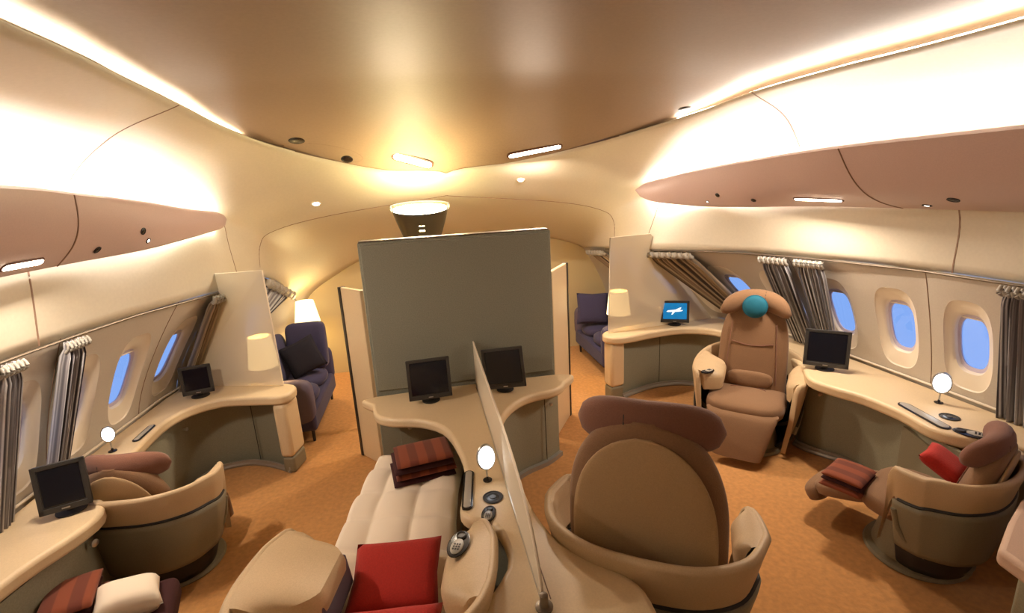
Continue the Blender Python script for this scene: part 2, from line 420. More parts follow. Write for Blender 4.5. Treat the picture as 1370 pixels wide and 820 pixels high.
RROWS = P3([
 same(-.8, (2.92, 1.4), (2.93, 1.76), (2.66, 2.14), (2.5, 2.37), (2.28, 2.5)),
 same(1.6, (2.92, 1.4), (2.93, 1.76), (2.66, 2.14), (2.5, 2.37), (2.24, 2.5)),
 same(2.3, (2.90, 1.4), (2.86, 1.76), (2.58, 2.13), (2.42, 2.36), (2.14, 2.5)),
 same(2.9, (2.76, 1.4), (2.70, 1.76), (2.52, 2.1), (2.36, 2.35), (2.11, 2.5)),
 same(3.4, (2.54, 1.4), (2.48, 1.77), (2.46, 2.08), (2.3, 2.32), (2.08, 2.47)),
 same(3.8, (2.25, 1.395), (2.34, 1.79), (2.36, 2.04), (2.2, 2.28), (1.86, 2.41)),
 [(2.05, 4.1, 1.385), (2.2, 4.1, 1.78), (2.25, 4.12, 1.98), (1.95, 4.15, 2.19), (1.45, 4.1, 2.32)],
 [(2.0, 4.32, 1.37), (2.1, 4.3, 1.75), (2.1, 4.3, 1.92), (1.7, 4.3, 2.1), (.85, 4.27, 2.22)],
 [(1.99, 4.55, 1.35), (2.0, 4.5, 1.69), (1.92, 4.5, 1.85), (1.45, 4.48, 1.98), (.25, 4.34, 2.15)],
 [(1.97, 4.9, 1.31), (1.92, 4.8, 1.58), (1.74, 4.78, 1.70), (1.25, 4.74, 1.80), (.25, 4.65, 1.90)],
 [(1.93, 5.3, 1.28), (1.86, 5.2, 1.42), (1.62, 5.2, 1.54), (1.1, 5.2, 1.61), (.25, 5.1, 1.68)],
 [(1.9, 5.6, 1.25), (1.8, 5.6, 1.3), (1.55, 5.6, 1.38), (1.1, 5.6, 1.46), (.25, 5.6, 1.5)]])
def surf(rows, t, s):
    return spl([spl([rows[i][j] for i in range(len(rows))], t) for j in range(5)], s)
def upper():
    n = (len(LROWS) - 1) * 6; m_ = 28; v = []; f = []
    for rows in (LROWS, RROWS):
        o = len(v)
        for i in range(n + 1):
            for j in range(m_ + 1):
                p = surf(rows, i / 6, 4 * j / m_)
                if j == m_ and i / 6 >= 8: p = (surf(LROWS, i / 6, 4) + surf(RROWS, i / 6, 4)) / 2
                v.append(p)
        for i in range(n):
            for j in range(m_): a = o + i * (m_ + 1) + j; f.append((a, a + 1, a + m_ + 2, a + m_ + 1))
    return struct(merged('wall_upper', v, f, M['arch'], angle=80, solid=.008))
upper()
# ceiling panel inside the two cove lips
v = []; f = []; n = 8 * 6; m_ = 26
for i in range(n + 1):
    a = surf(LROWS, i / 6, 4); b = surf(RROWS, i / 6, 4)
    q = max(0, min(1, (i / 6 - 3) / 3.5)); ext = .16 * (1 - q) + .012; dz = .055 * (1 - q) - .004 * q
    oa = surf(LROWS, i / 6, 3.3).lerp(a, q * .9) + V(-.01, 0, .02 * (1 - q)); ob = surf(RROWS, i / 6, 3.3).lerp(b, q * .9) + V(.01, 0, .02 * (1 - q))
    a = a + V(-ext, .01 * q, dz); b = b + V(ext, .01 * q, dz)
    v.append(oa if q < .8 else a)
    for j in range(m_ - 1):
        s = j / (m_ - 2); p = a.lerp(b, s); p.z += .07 * (1 - (2 * s - 1) ** 2) * (1 - q)
        if i == n: p.y += .03; p.z -= .01
        v.append(p)
    v.append(ob if q < .8 else b)
for i in range(n):
    for j in range(m_): a = i * (m_ + 1) + j; f.append((a, a + 1, a + m_ + 2, a + m_ + 1))
struct(merged('ceiling', v, f, M['ceiling'], angle=80, solid=.006))
# end walls
struct(G().prism([(-1.7, 5.6), (2.4, 5.6), (2.4, 5.66), (-1.7, 5.66)], 0, 1.75).build('wall_front', M['yellowwall'], smooth=False))
struct(G().prism([(-2.3, -.86), (3.3, -.86), (3.3, -.8), (-2.3, -.8)], 0, 2.8).build('wall_back', M['sidewall'], smooth=False))
# seams (thin grooves standing as beads) across panels
tn = [0]
def trim(g, m='seam', **k):
    tn[0] += 1; return struct(g.build('trim_%d' % tn[0], M[m], **k))
def seam_at(rows, t, s0=0, s1=4, r=.004): trim(G().tube([surf(rows, t, s0 + (s1 - s0) * k / 24) for k in range(25)], r, 6))
seam_at(LROWS, 2.35, 0, 1.0, .007); seam_at(LROWS, 2.95, 2.2, 4, .007)
seam_at(RROWS, 1.75, 0, 1.0, .007); seam_at(RROWS, 3.0, 2.2, 4, .007)
seam_at(LROWS, 8.75, .3, 4, .0062); seam_at(RROWS, 8.75, .3, 4, .0062)
seam_at(LROWS, 6.4, 0, 1.7, .0065); seam_at(RROWS, 6.4, 0, 1.7, .0065)
# front end seam of the ceiling panel
trim(G().tube([surf(LROWS, 5.5 + 2.5 * k / 20, 4) for k in range(21)], .004, 6)); trim(G().tube([surf(RROWS, 5.5 + 2.5 * k / 20, 4) for k in range(21)], .004, 6))
# rails above the windows and ledges below
for side in (-1, 1):
    ys = [-.8 + i * .1 for i in range(60)]
    trim(G().tube([wall_pt(side, y, .985, -.012) for y in ys if y < 5.1], .007, 8), 'steel')
    trim(G().tube([wall_pt(side, y, .02, -.01) for y in ys if y < 4.0], .008, 8), 'reveal')
# vertical panel joints between windows
for side, L in ((-1, (2.64, 3.42)), (1, (2.315, 3.145, 3.95))):
    for y in L: trim(G().tube([wall_pt(side, y, k / 10, -.0005) for k in range(11)], .0025, 6))

# ---------------------------------------------------------------- LED strips (lights in the coves)
def strip(name, pts, w, m, label, group=None):
    pts = [Vector(p) for p in pts]; v = []
    for p, d in zip(pts, w): v += [p - d, p + d]
    f = [(2 * i, 2 * i + 1, 2 * i + 3, 2 * i + 2) for i in range(len(pts) - 1)]
    o = from_py(name, v, f, m, fixn=False, smooth=False)
    return tag(o, label, 'light strip', group)
# bin tables (y, x top, z top), (y, x bottom, z bottom)
BIN = {-1: ([(-.8, -1.48, 2.1), (1.0, -1.48, 2.1), (2.1, -1.49, 2.098), (2.6, -1.52, 2.07), (3.2, -1.53, 2.02), (3.6, -1.51, 1.97), (3.9, -1.48, 1.94), (4.0, -1.475, 1.93), (4.07, -1.47, 1.912), (4.1, -1.47, 1.885)],
            [(-.8, -1.70, 1.76), (1.0, -1.70, 1.76), (2.25, -1.69, 1.76), (2.7, -1.67, 1.76), (3.15, -1.585, 1.765), (3.6, -1.525, 1.79), (3.9, -1.485, 1.812), (4.0, -1.48, 1.822), (4.07, -1.475, 1.842), (4.1, -1.472, 1.878)]),
       1: ([(-.8, 2.32, 2.115), (1.0, 2.32, 2.115), (1.6, 2.31, 2.115), (2.4, 2.25, 2.11), (3.1, 2.25, 2.085), (3.6, 2.2, 2.05), (3.95, 2.13, 2.01), (4.15, 2.05, 1.98), (4.23, 2.0, 1.955), (4.27, 1.97, 1.925)],
           [(-.8, 2.88, 1.75), (1.0, 2.88, 1.75), (1.9, 2.85, 1.755), (2.8, 2.63, 1.77), (3.3, 2.42, 1.765), (3.7, 2.3, 1.765), (3.95, 2.17, 1.785), (4.12, 2.05, 1.815), (4.23, 1.985, 1.865), (4.27, 1.965, 1.915)])}
def ytab(rows, y):
    n = len(rows) - 1
    i = 0
    while i < n - 1 and y > rows[i + 1][0]: i += 1
    t = (y - rows[i][0]) / (rows[i + 1][0] - rows[i][0])
    P = [V(x, yy, z) for yy, x, z in rows]
    return spl(P, i + max(0, min(1, t)))
def binpt(side, u, w):
    """u 0..1 along, w 0 (top rim) .. 1 (bottom rim)"""
    T, B = BIN[side]; y = T[0][0] + (T[-1][0] - T[0][0]) * u
    a = ytab(T, y); b = ytab(B, y)
    p = a.lerp(b, w); d = (b - a).length
    nrm = V(-side * abs(b.z - a.z), 0, -abs(b.x - a.x)); nrm = nrm.normalized() if nrm.length > 1e-6 else V(0, 0, 0)
    return p + nrm * math.sin(PI * w) * d * .13
def overhead_bin(side, u0, u1, label):
    n = 40; k = 14; rings = []
    for i in range(n + 1):
        u = u0 + (u1 - u0) * i / n
        fr = [binpt(side, u, j / k) for j in range(k + 1)]
        thick = min(.05, (fr[0] - fr[-1]).length * .4)
        back = [p + V(side * thick, 0, thick * .35) for p in fr[::-1]]
        # rolled rims
        rings.append(fr + [fr[-1] + V(side * thick * .6, 0, -.004)] + back + [fr[0] + V(side * thick * .5, 0, thick * .3)])
    c = binpt(side, (u0 + u1) / 2, .5)
    t = thing('overhead_bin', label, 'overhead bin', c, group='overhead bins')
    G().loft([[p - c for p in r] for r in rings]).build('bin_body', M['bin'], t, angle=60)
    return t, c
def uy(side, y):
    T = BIN[side][0]; return (y - T[0][0]) / (T[-1][0] - T[0][0])
def bin_normal(side, u, w):
    e = .01; a = binpt(side, u, w); du = binpt(side, min(u + e, 1), w) - binpt(side, u - e, w); dw = binpt(side, u, w + .03) - binpt(side, u, w - .03)
    nrm = du.cross(dw).normalized()
    if nrm.z > 0: nrm = -nrm
    return a, nrm, du.normalized()
def decal(pos, nrm, tan, prof, sx, sy, name, m, parent, off, n=24):
    z = nrm; x = (tan - z * tan.dot(z)).normalized(); y = z.cross(x); R = Matrix((x, y, z)).transposed()
    return G().lathe(prof, (0, 0, 0), n, R, sx, sy).add([], []) and _mv(G().lathe(prof, pos + nrm * off, n, R, sx, sy), name, m, parent)
def _mv(g, name, m, parent): return g.build(name, m, parent, angle=40)
def spot(t, c, side, y, w, r=.02, lit=False, nm='air_vent'):
    p, nn, du = bin_normal(side, uy(side, y), w)
    a = decal(p - c, nn, du, [(r * .6, -.004), (r, -.002), (r * 1.05, .003), (r * .8, .005), (r * .75, .002)], 1, 1, nm, M['dark'], t, 0)
    decal(p - c, nn, du, [(r * .7, 0), (r * .5, .004), (r * .1, .005)], 1, 1, 'lens', M['glint'] if lit else M['black'], a, .0)
def oblong(pos, nrm, tan, L, wd, h, name, m, parent, e=6):
    z = nrm; x = (tan - z * tan.dot(z)).normalized(); y = z.cross(x); R = Matrix((x, y, z)).transposed()
    def ring(s, zz):
        out = []
        for k in range(28):
            a = 2 * PI * (k + .5) / 28; q = wd / 2 * s
            cx = (L / 2 - wd / 2) * (1 if math.cos(a) > 0 else -1); out.append(pos + R @ V(cx + math.cos(a) * q, math.sin(a) * q, zz))
        return out
    return G().loft([ring(1, -.004), ring(1, h * .7), ring(.85, h)]).build(name, m, parent, angle=30)
def reading_light(t, c, side, y, w, L, wd):
    p, nn, du = bin_normal(side, uy(side, y), w)
    a = oblong(p - c, nn, du, L, wd, .004, 'light_rim', M['slotrim'], t); oblong(p - c + nn * .002, nn, du, L * .93, wd * .62, .006, 'diffuser', M['slot'], a)
ul, ur = uy(-1, 2.54), uy(1, 2.35)
b1, c1 = overhead_bin(-1, 0, ul - .0004, 'aft mauve overhead bin along left wall with one lit reading slot')
b2, c2 = overhead_bin(-1, ul + .0004, 1, 'tapered forward overhead bin ending in a rounded tip above the left wall')
b3, c3 = overhead_bin(1, 0, ur - .0004, 'wide aft mauve overhead bin on the right wall with two round spotlights')
b4, c4 = overhead_bin(1, ur + .0004, 1, 'tapered forward overhead bin on the right wall with a long lit slot')
for tt_, cc_, sd_, uu_ in ((b2, c2, -1, ul), (b4, c4, 1, ur)):
    G().tube([binpt(sd_, uu_, k / 16) - cc_ for k in range(17)], .004, 6).build('panel_seam', M['seam'], tt_)
reading_light(b1, c1, -1, 2.29, .84, .22, .05)
spot(b2, c2, -1, 2.76, .8); spot(b2, c2, -1, 3.05, .55); spot(b2, c2, -1, 3.12, .78, .016, True)
reading_light(b4, c4, 1, 2.72, .72, .34, .045)
spot(b4, c4, 1, 3.18, .78, .018); spot(b4, c4, 1, 3.45, .62, .018); spot(b4, c4, 1, 3.6, .82, .012, True)
spot(b3, c3, 1, 1.98, .62, .026); spot(b3, c3, 1, 2.16, .8, .022, True)
for side, nm in ((-1, 'left'), (1, 'right')):
    N = 60
    us = [i / N * .985 for i in range(N + 1)]
    top = [binpt(side, u, .12) + V(side * .085, 0, -.02) for u in us]
    strip('light_strip', top, [V(.018, 0, 0)] * (N + 1), M['led'], 'bright hidden strip glowing on top of the %s overhead bins' % nm)
    low = [binpt(side, u, .9) + V(side * .055, 0, .0) for u in us]
    strip('light_strip', low, [V(.012, 0, .006)] * (N + 1), M['led_low'], 'hidden strip glowing under the %s overhead bins onto the wall' % nm)
    rows = LROWS if side < 0 else RROWS
    cv = [surf(rows, 4.6 * i / N, 3.86) + V(0, 0, .03) for i in range(N + 1)]
    strip('light_strip', cv, [V(.012, 0, .006)] * (N + 1), M['led_cove'], 'cove strip shining across the %s edge of the ceiling panel' % nm)

# ---------------------------------------------------------------- ceiling lights

from mathutils.bvhtree import BVHTree
bpy.context.view_layer.update()
_bv = []
for o in list(COL.objects):
    if o.name in ('ceiling', 'wall_upper'):
        _bv.append(BVHTree.FromPolygons([v.co for v in o.data.vertices], [p.vertices for p in o.data.polygons]))
def up(x, y, z=1.2):
    """first overhead surface above a floor point"""
    best = None
    for b in _bv:
        h = b.ray_cast(V(x, y, z), V(0, 0, 1))
        if h[0] is not None and (best is None or h[0].z < best[0].z): best = h
    n = best[1]; n = -n if n.z > 0 else n
    return best[0], n
def place(name, label, cat, p, group=None): return thing(name, label, cat, p, group=group)
def ceil_slot(x, y, L, wd, ang, label):
    p, n = up(x, y); t = thing('ceiling_light', label, 'ceiling light', p, group='slot lights at the front of the ceiling')
    tan = V(math.cos(ang), math.sin(ang), 0)
    r = oblong(V(0, 0, 0) + n * .004, n, tan, L, wd, .008, 'light_rim', M['slotrim'], t)
    oblong(n * .012, n, tan, L - .035, wd - .035, .004, 'diffuser', M['slot'], r)

ceil_slot(-.02, 4.19, .36, .10, .55, 'short slanted glowing slot above the left half of the partition')
ceil_slot(1.0, 4.16, .48, .08, -.28, 'long slanted glowing slot above the right half of the partition')
def ceil_disc(x, y, r, sx, name, label, m, group=None, core=None):
    p, n = up(x, y); t = thing(name, label, name.split('_')[-1], p, group=group)
    decal(n * .002, n, V(1, 0, 0), [(r * .9, -.003), (r, .002), (r * .85, .006), (r * .2, .006)], sx, 1, 'rim' if core else 'grille', m, t, 0)
    if core: decal(n * .006, n, V(1, 0, 0), [(r * .7, -.003), (r * .6, .004), (r * .1, .005)], sx, 1, 'lens', core, t, 0)
    return t
ceil_disc(-.82, 3.84, .055, 1, 'ceiling_speaker', 'dark oval ceiling grille above the left aisle, the larger one nearer the cove', M['black'])
ceil_disc(-.53, 4.14, .05, .9, 'ceiling_speaker', 'small dark oval ceiling grille inside the oval hatch outline', M['black'])
ceil_disc(2.0, 3.5, .05, 1, 'ceiling_speaker', 'dark oval grille at the right edge of the ceiling by the cove light', M['black'])
ceil_disc(-.88, 4.5, .035, 1.3, 'ceiling_downlight', 'small bright downlight on the sloping ceiling left of the sconce', M['reveal'], core=M['slot'])
ceil_disc(.92, 4.41, .028, 1.5, 'ceiling_downlight', 'small bright downlight on the sloping ceiling right of the sconce', M['reveal'], core=M['slot'])
# oval hatch outline in the ceiling
hp = []
for k in range(41):
    a = 2 * PI * k / 40; q = up(-.67 + .26 * math.cos(a), 4.02 + .1 * math.sin(a) + (.26 * math.cos(a)) * .45); hp.append(q[0] + q[1] * .001)
trim(G().tube(hp, .003, 6))

# ================================================================ PARTITION AND CENTRE UNIT
t = thing('partition', 'tall grey fabric partition wall behind the two centre monitors', 'partition', (.225, 3.36, 0))
PX = .225
G().box((0, 0, .85), (1.31, .13, 1.70)).build('partition_core', M['fabric'], t, bevel=.008)
G().box((0, -.07, 1.17), (1.28, .02, 1.03)).build('fabric_panel', M['fabric'], t, bevel=.008)
G().box((0, .0, 1.705), (1.30, .10, .008)).build('top_cap', M['steel'], t, bevel=.004)
# fins behind
def fin(x0, y0, x1, y1, h, label):
    c = V((x0 + x1) / 2, (y0 + y1) / 2, 0); t = thing('door_panel', label, 'panel', c)
    d = V(x1 - x0, y1 - y0, 0); L = d.length; a = math.atan2(d.y, d.x)
    G().box((0, 0, h / 2 + .004), (L, .035, h), rot(z=a)).build('panel_leaf', M['cream'], t, bevel=.008)
    G().box(d / 2 + V(0, 0, h / 2 + .004), (.03, .05, h + .004), rot(z=a)).build('dark_edge', M['darkstrip'], t, bevel=.004)
fin(-.455, 3.42, -.62, 3.62, 1.36, 'narrow cream door panel with a dark edge left of the grey partition')
fin(.91, 3.46, 1.13, 3.80, 1.37, 'narrow cream door panel with a dark edge right of the grey partition')

def slab(name, poly, z0, z1, m, parent, bevel=.02, k=4, seg=4, smooth=True):
    pl = smoothpoly(poly, k) if k > 1 else poly
    return G().prism(pl, z0, z1).build(name, m, parent, bevel=bevel, seg=seg, angle=40)
def loc(poly, c): return [(x - c[0], y - c[1]) for x, y in poly]
# --- centre console
CC = (.25, 2.3)
cons = thing('centre_console', 'long cream centre console with a curved top between the two middle seats', 'console', (CC[0], CC[1], 0))
top = [(-.43, 3.27), (-.44, 3.12), (-.41, 2.96), (-.31, 2.87), (-.14, 2.81), (.0, 2.68), (.07, 2.45), (.095, 2.2), (.06, 1.97), (.045, 1.86), (.09, 1.79), (.16, 1.76), (.20, 1.66), (.19, 1.5), (.05, 1.3), (-.03, 1.0), (-.03, .55),
       (.58, .55), (.62, 1.0), (.64, 1.24), (.615, 1.34), (.52, 1.45), (.42, 1.58), (.365, 1.78), (.35, 2.0), (.345, 2.3), (.36, 2.62), (.45, 2.82), (.60, 2.95), (.80, 3.0), (.90, 3.1), (.91, 3.27)]
slab('worktop', loc(top, CC), .565, .63, M['cream'], cons, bevel=.022, k=3)
body = [(.17, 3.2), (.15, 2.9), (.13, 2.5), (.13, 2.2), (.11, 1.95), (.13, 1.84), (.25, 1.74), (.29, 1.62), (.24, 1.46), (.1, 1.25), (.04, .95), (.04, .6), (.52, .6), (.56, 1.0), (.58, 1.22), (.46, 1.4), (.38, 1.55), (.32, 1.76), (.31, 2.0), (.30, 2.5), (.31, 2.75), (.31, 3.2)]
slab('console_body', loc(body, CC), 0.0, .564, M['cab'], cons, bevel=.005, k=3)
# left alcove cabinet with a door and knob
G().box((-.42 - CC[0] + .29, 3.19 - CC[1], .284), (.56, .18, .56)).build('left_cabinet', M['cab'], cons, bevel=.006)
dl = G().box((-.19 - CC[0] + .09, 3.092 - CC[1], .29), (.36, .012, .52)).build('left_cabinet_door', M['cab'], cons, bevel=.004)
G().lathe([(.002, -.0), (.008, .0), (.008, .012), (.016, .018), (.016, .026), (.002, .03)], (-.30 - CC[0] + .09, 3.086 - CC[1], .46), 16, rot(x=PI / 2)).build('knob', M['silver'], dl, angle=30)
pth = smoothpoly([(.31, 2.72), (.42, 2.9), (.56, 3.02), (.74, 3.1), (.87, 3.2)], 4, False)
ribbon(loc(pth, CC), 0, .563, .02, 1).build('right_cabinet', M['cab'], cons, angle=30)
ribbon(loc(pth, CC), 0, .035, .03, -1).build('kick_rail', M['kick'], cons, angle=30)
G().tube([(.74 - CC[0], 3.075 - CC[1], .05), (.74 - CC[0], 3.085 - CC[1], .55)], .003).build('door_gap', M['dark'], cons)
G().lathe([(.002, 0), (.008, 0), (.008, .01), (.014, .016), (.002, .02)], (.79 - CC[0], 3.115 - CC[1], .47), 14, rot(x=PI / 2)).build('knob', M['silver'], cons)
# cover seams in the worktop
G().tube([(.31 - CC[0], 1.32 - CC[1], .631), (.3 - CC[0], 2.2 - CC[1], .631), (.27 - CC[0], 3.2 - CC[1], .631)], .002, 6).build('worktop_seam', M['seam'], cons)

# --- translucent fin between the two centre seats
t = thing('privacy_screen', 'tall curved translucent blade screen standing along the centre console', 'screen', (.28, 2.3, .632))
prof = []
for y, z in ((1.30, .64), (1.36, .745), (1.5, .845), (1.75, .90), (2.1, .925), (2.5, .93), (2.9, .935), (3.27, .95)): prof.append((y, z))
prof = smoothpoly(prof, 5, False)
rings = []
for y, z in prof:
    q = y - 2.3; rings.append([(-.004, q, 0), (.004, q, 0), (.004, q, z - .632), (-.004, q, z - .632)])
G().loft(rings).build('blade', M['frost'], t, angle=30)
G().tube([(0, y - 2.3, z - .632) for y, z in prof], .006, 8).build('blade_edge', M['reveal'], t)
G().tube([(0.0, y - 2.3, .002) for y, z in prof], .007, 8).build('base_channel', M['silver'], t)
G().lathe([(.03, 0), (.03, .006), (.016, .01), (.014, .05), (.004, .055)], (0, -1.01, 0), 20).build('end_bracket', M['steel'], t)

# ================================================================ SIDE DESKS
def desk(name, label, c, top, posts, fronts, kicks, extra=None):
    t = thing(name, label, 'desk', (c[0], c[1], 0))
    slab('worktop', loc(top, c), .56, .63, M['cream'], t, bevel=.02, k=3)
    for (x, y, sx, sy, a) in posts:
        G().box((x - c[0], y - c[1], .345), (sx, sy, .43), rot(z=a)).build('end_post', M['cream'], t, bevel=.03, seg=4)
        G().box((x - c[0], y - c[1], .066), (sx * .92, sy * .92, .13), rot(z=a)).build('post_foot', M['shell'], t, bevel=.02)
    for i, p in enumerate(fronts):
        pl = smoothpoly(p, 4, False)
        ribbon(loc(pl, c), 0.0, .558, .02, -1).build('front_panel', M['cab'], t, angle=40)
    for p in kicks:
        pl = smoothpoly(p, 4, False)
        G().tube([(x - c[0], y - c[1], .016) for x, y in pl], .018, 8).build('kick_rail', M['kick'], t)
        ribbon(loc(pl, c), 0.0, .05, .012, 1).build('kick_plate', M['kick'], t, angle=40)
    return t
LC = (-1.8, 2.8)
ltop = [(-2.03, .5), (-2.03, 1.8), (-2.03, 2.7), (-2.0, 3.4), (-1.97, 3.85), (-1.88, 4.0), (-1.6, 3.92), (-1.25, 3.78), (-1.08, 3.7), (-1.05, 3.58), (-1.12, 3.48), (-1.32, 3.52), (-1.55, 3.56), (-1.71, 3.47), (-1.78, 3.3), (-1.78, 3.05), (-1.75, 2.75), (-1.68, 2.45),
        (-1.60, 2.3), (-1.62, 2.15), (-1.70, 1.95), (-1.72, 1.7), (-1.6, 1.4), (-1.45, 1.1), (-1.4, .5)]
ld = desk('side_desk', 'long curved cream desk running along the left wall under the windows', LC, ltop,
     [(-1.13, 3.585, .10, .2, -.25)],
     [[(-1.16, 3.56), (-1.3, 3.68), (-1.5, 3.77), (-1.72, 3.74), (-1.83, 3.6), (-1.86, 3.4), (-1.85, 3.0), (-1.80, 2.6), (-1.72, 2.35), (-1.66, 2.2), (-1.70, 2.0), (-1.76, 1.7)]],
     [[(-1.14, 3.50), (-1.3, 3.62), (-1.5, 3.71), (-1.70, 3.68), (-1.79, 3.56), (-1.82, 3.4)]])
G().tube([(-1.42 - LC[0], 3.715 - LC[1], .03), (-1.42 - LC[0], 3.715 - LC[1], .55)], .003).build('door_gap', M['dark'], ld)
G().lathe([(.002, 0), (.009, 0), (.009, .012), (.018, .018), (.018, .028), (.002, .032)], (-1.66 - LC[0], 2.26 - LC[1], .50), 16, rot(y=PI / 2, z=-.3)).build('knob', M['silver'], ld, angle=30)
G().lathe([(.002, 0), (.008, 0), (.008, .012), (.014, .018), (.014, .026), (.002, .03)], (-1.80 - LC[0], 3.5 - LC[1], .46), 16, rot(y=PI / 2)).build('knob', M['silver'], ld, angle=30)
RC = (2.7, 2.8)
rtop = [(3.06, .95), (3.06, 2.0), (3.05, 2.9), (3.0, 3.5), (2.92, 3.95), (2.7, 4.25), (2.2, 4.32), (1.8, 4.22), (1.60, 4.14), (1.55, 4.02), (1.63, 3.93), (1.78, 3.93), (2.02, 3.98), (2.3, 4.0), (2.52, 3.9), (2.62, 3.7), (2.66, 3.4), (2.68, 3.1),
        (2.62, 2.86), (2.50, 2.66), (2.52, 2.5), (2.59, 2.33), (2.61, 2.1), (2.58, 1.92), (2.62, 1.80), (2.72, 1.70), (2.85, 1.5), (2.90, .95)]
rd = desk('side_desk', 'long curved cream desk running along the right wall under the windows', RC, rtop,
     [(1.655, 4.03, .15, .14, .2)],
     [[(1.72, 4.02), (1.85, 4.09), (2.1, 4.17), (2.38, 4.15), (2.58, 4.02), (2.70, 3.8), (2.76, 3.5), (2.78, 3.15), (2.72, 2.95), (2.66, 2.82), (2.70, 2.70), (2.78, 2.56), (2.8, 2.35), (2.74, 2.12), (2.66, 1.95), (2.62, 1.75)]],
     [[(1.72, 3.97), (1.85, 4.03), (2.1, 4.11), (2.36, 4.1), (2.54, 3.98), (2.65, 3.8)], [(2.6, 2.84), (2.62, 2.74), (2.68, 2.64), (2.75, 2.52), (2.76, 2.33), (2.70, 2.14), (2.6, 1.95)]])
G().tube([(2.18 - RC[0], 4.155 - RC[1], .03), (2.18 - RC[0], 4.155 - RC[1], .55)], .003).build('door_gap', M['dark'], rd)
G().tube([(2.72 - RC[0], 2.645 - RC[1], .03), (2.72 - RC[0], 2.645 - RC[1], .55)], .003).build('door_gap', M['dark'], rd)
G().lathe([(.002, 0), (.009, 0), (.009, .012), (.016, .018), (.016, .026), (.002, .03)], (2.645 - RC[0], 2.70 - RC[1], .48), 16, rot(x=PI / 2, z=-.7)).build('knob', M['seat'], rd, angle=30)
# lighter door in the right desk
dpth = [(2.745, 2.16), (2.70, 2.03), (2.655, 1.92), (2.625, 1.80)]
dd = ribbon(loc(dpth, RC), .09, .5, .02, 1).build('cabinet_door', M['strip'], rd, angle=40); dd.location = (-.05, -.02, 0); dd['label'] = 'lighter grey cabinet door'
dd.data.materials[0] = M['shell']
for a, b in zip(dpth, dpth[1:]): pass
# --- near right slab desk
t = thing('side_desk', 'corner of a pink-cream desk cut off at the right edge beside the shell seat', 'desk', (2.3, 1.05, 0))
poly = [(1.99, 1.17), (2.2, 1.28), (2.42, 1.38), (2.44, .75), (1.93, .75)]
slab('worktop', loc(poly, (2.3, 1.05)), .53, .60, M['pink'], t, bevel=.02, k=1)
slab('console_body', loc([(2.07, 1.14), (2.42, 1.3), (2.42, .8), (2.0, .8)], (2.3, 1.05)), 0, .529, M['cab'], t, bevel=.01, k=1)

# ================================================================ MONITORS
def monitor(x, y, z, yaw, tilt, w, h, label, lit=False, roll=0):
    """yaw 0 faces -y"""
    t = thing('monitor', label, 'monitor', (x, y, z), yaw, 'seat monitors')
    R = rot(x=-tilt, y=roll); c = V(0, 0, h / 2 + .03)
    cs = G().box((0, 0, 0), (w, .022, h), R).build('casing', M['bezel'], t, bevel=.008); cs.location = c
    sc = G().box(R @ V(0, -.0115, .006), (w - .045, .004, h - .055), R).build('screen', M['screenlit'] if lit else M['screen'], t, bevel=.001); sc.location = c
    fr = G()
    for (px, pz, sx, sz) in ((0, h / 2 - .009, w, .018), (0, -h / 2 + .013, w, .026), (-w / 2 + .009, 0, .018, h), (w / 2 - .009, 0, .018, h)): fr.box(R @ V(px, -.013, pz), (sx, .006, sz), R)
    o = fr.build('bezel', M['bezel'], t, bevel=.002); o.location = c
    G().box(R @ V(0, -.0165, -h / 2 + .012) + c, (.03, .002, .006), R).build('button_strip', M['silver'], t, smooth=False)
    G().lathe([(.06, 0), (.06, .006), (.02, .012), (.014, .05), (.005, .055)], (0, .02, 0), 20).build('stand', M['dark'], t)
    if lit:
        # pale aeroplane shown on the screen
        pl = [(-.075, -.004), (-.06, .006), (-.01, .010), (.005, .012), (.045, .028), (.055, .028), (.044, .010), (.07, .008), (.06, .0), (.03, -.004), (-.0, -.006), (-.02, -.026), (-.032, -.026), (-.02, -.006), (-.06, -.008)]
        g = G().add([R @ V(a * 1.05, -.0142, b * 1.3 + .006) + c for a, b in pl], [tuple(range(len(pl)))])
        g.build('aeroplane_image', M['planewhite'], t, smooth=False)
    return t
Z = .631
monitor(-1.75, 2.33, Z, .35, .2, .19, .225, 'large black monitor nearest the left edge, standing on the left desk')
monitor(-1.72, 3.66, Z, .25, .1, .2, .21, 'small black monitor on the far end of the left desk below the translucent panel')
monitor(-.05, 3.06, Z, .05, .14, .285, .27, 'left of the two black monitors in front of the grey partition')
monitor(.46, 3.08, Z, -.25, .16, .285, .28, 'right of the two black monitors in front of the grey partition', roll=-.08)
monitor(2.30, 4.10, Z, -.45, .12, .26, .21, 'monitor showing a white aeroplane on a blue screen at the far right desk', lit=True)
monitor(2.70, 2.74, Z, -.75, .12, .27, .26, 'black monitor on the right desk beside the reclining seat with the teal cushion')

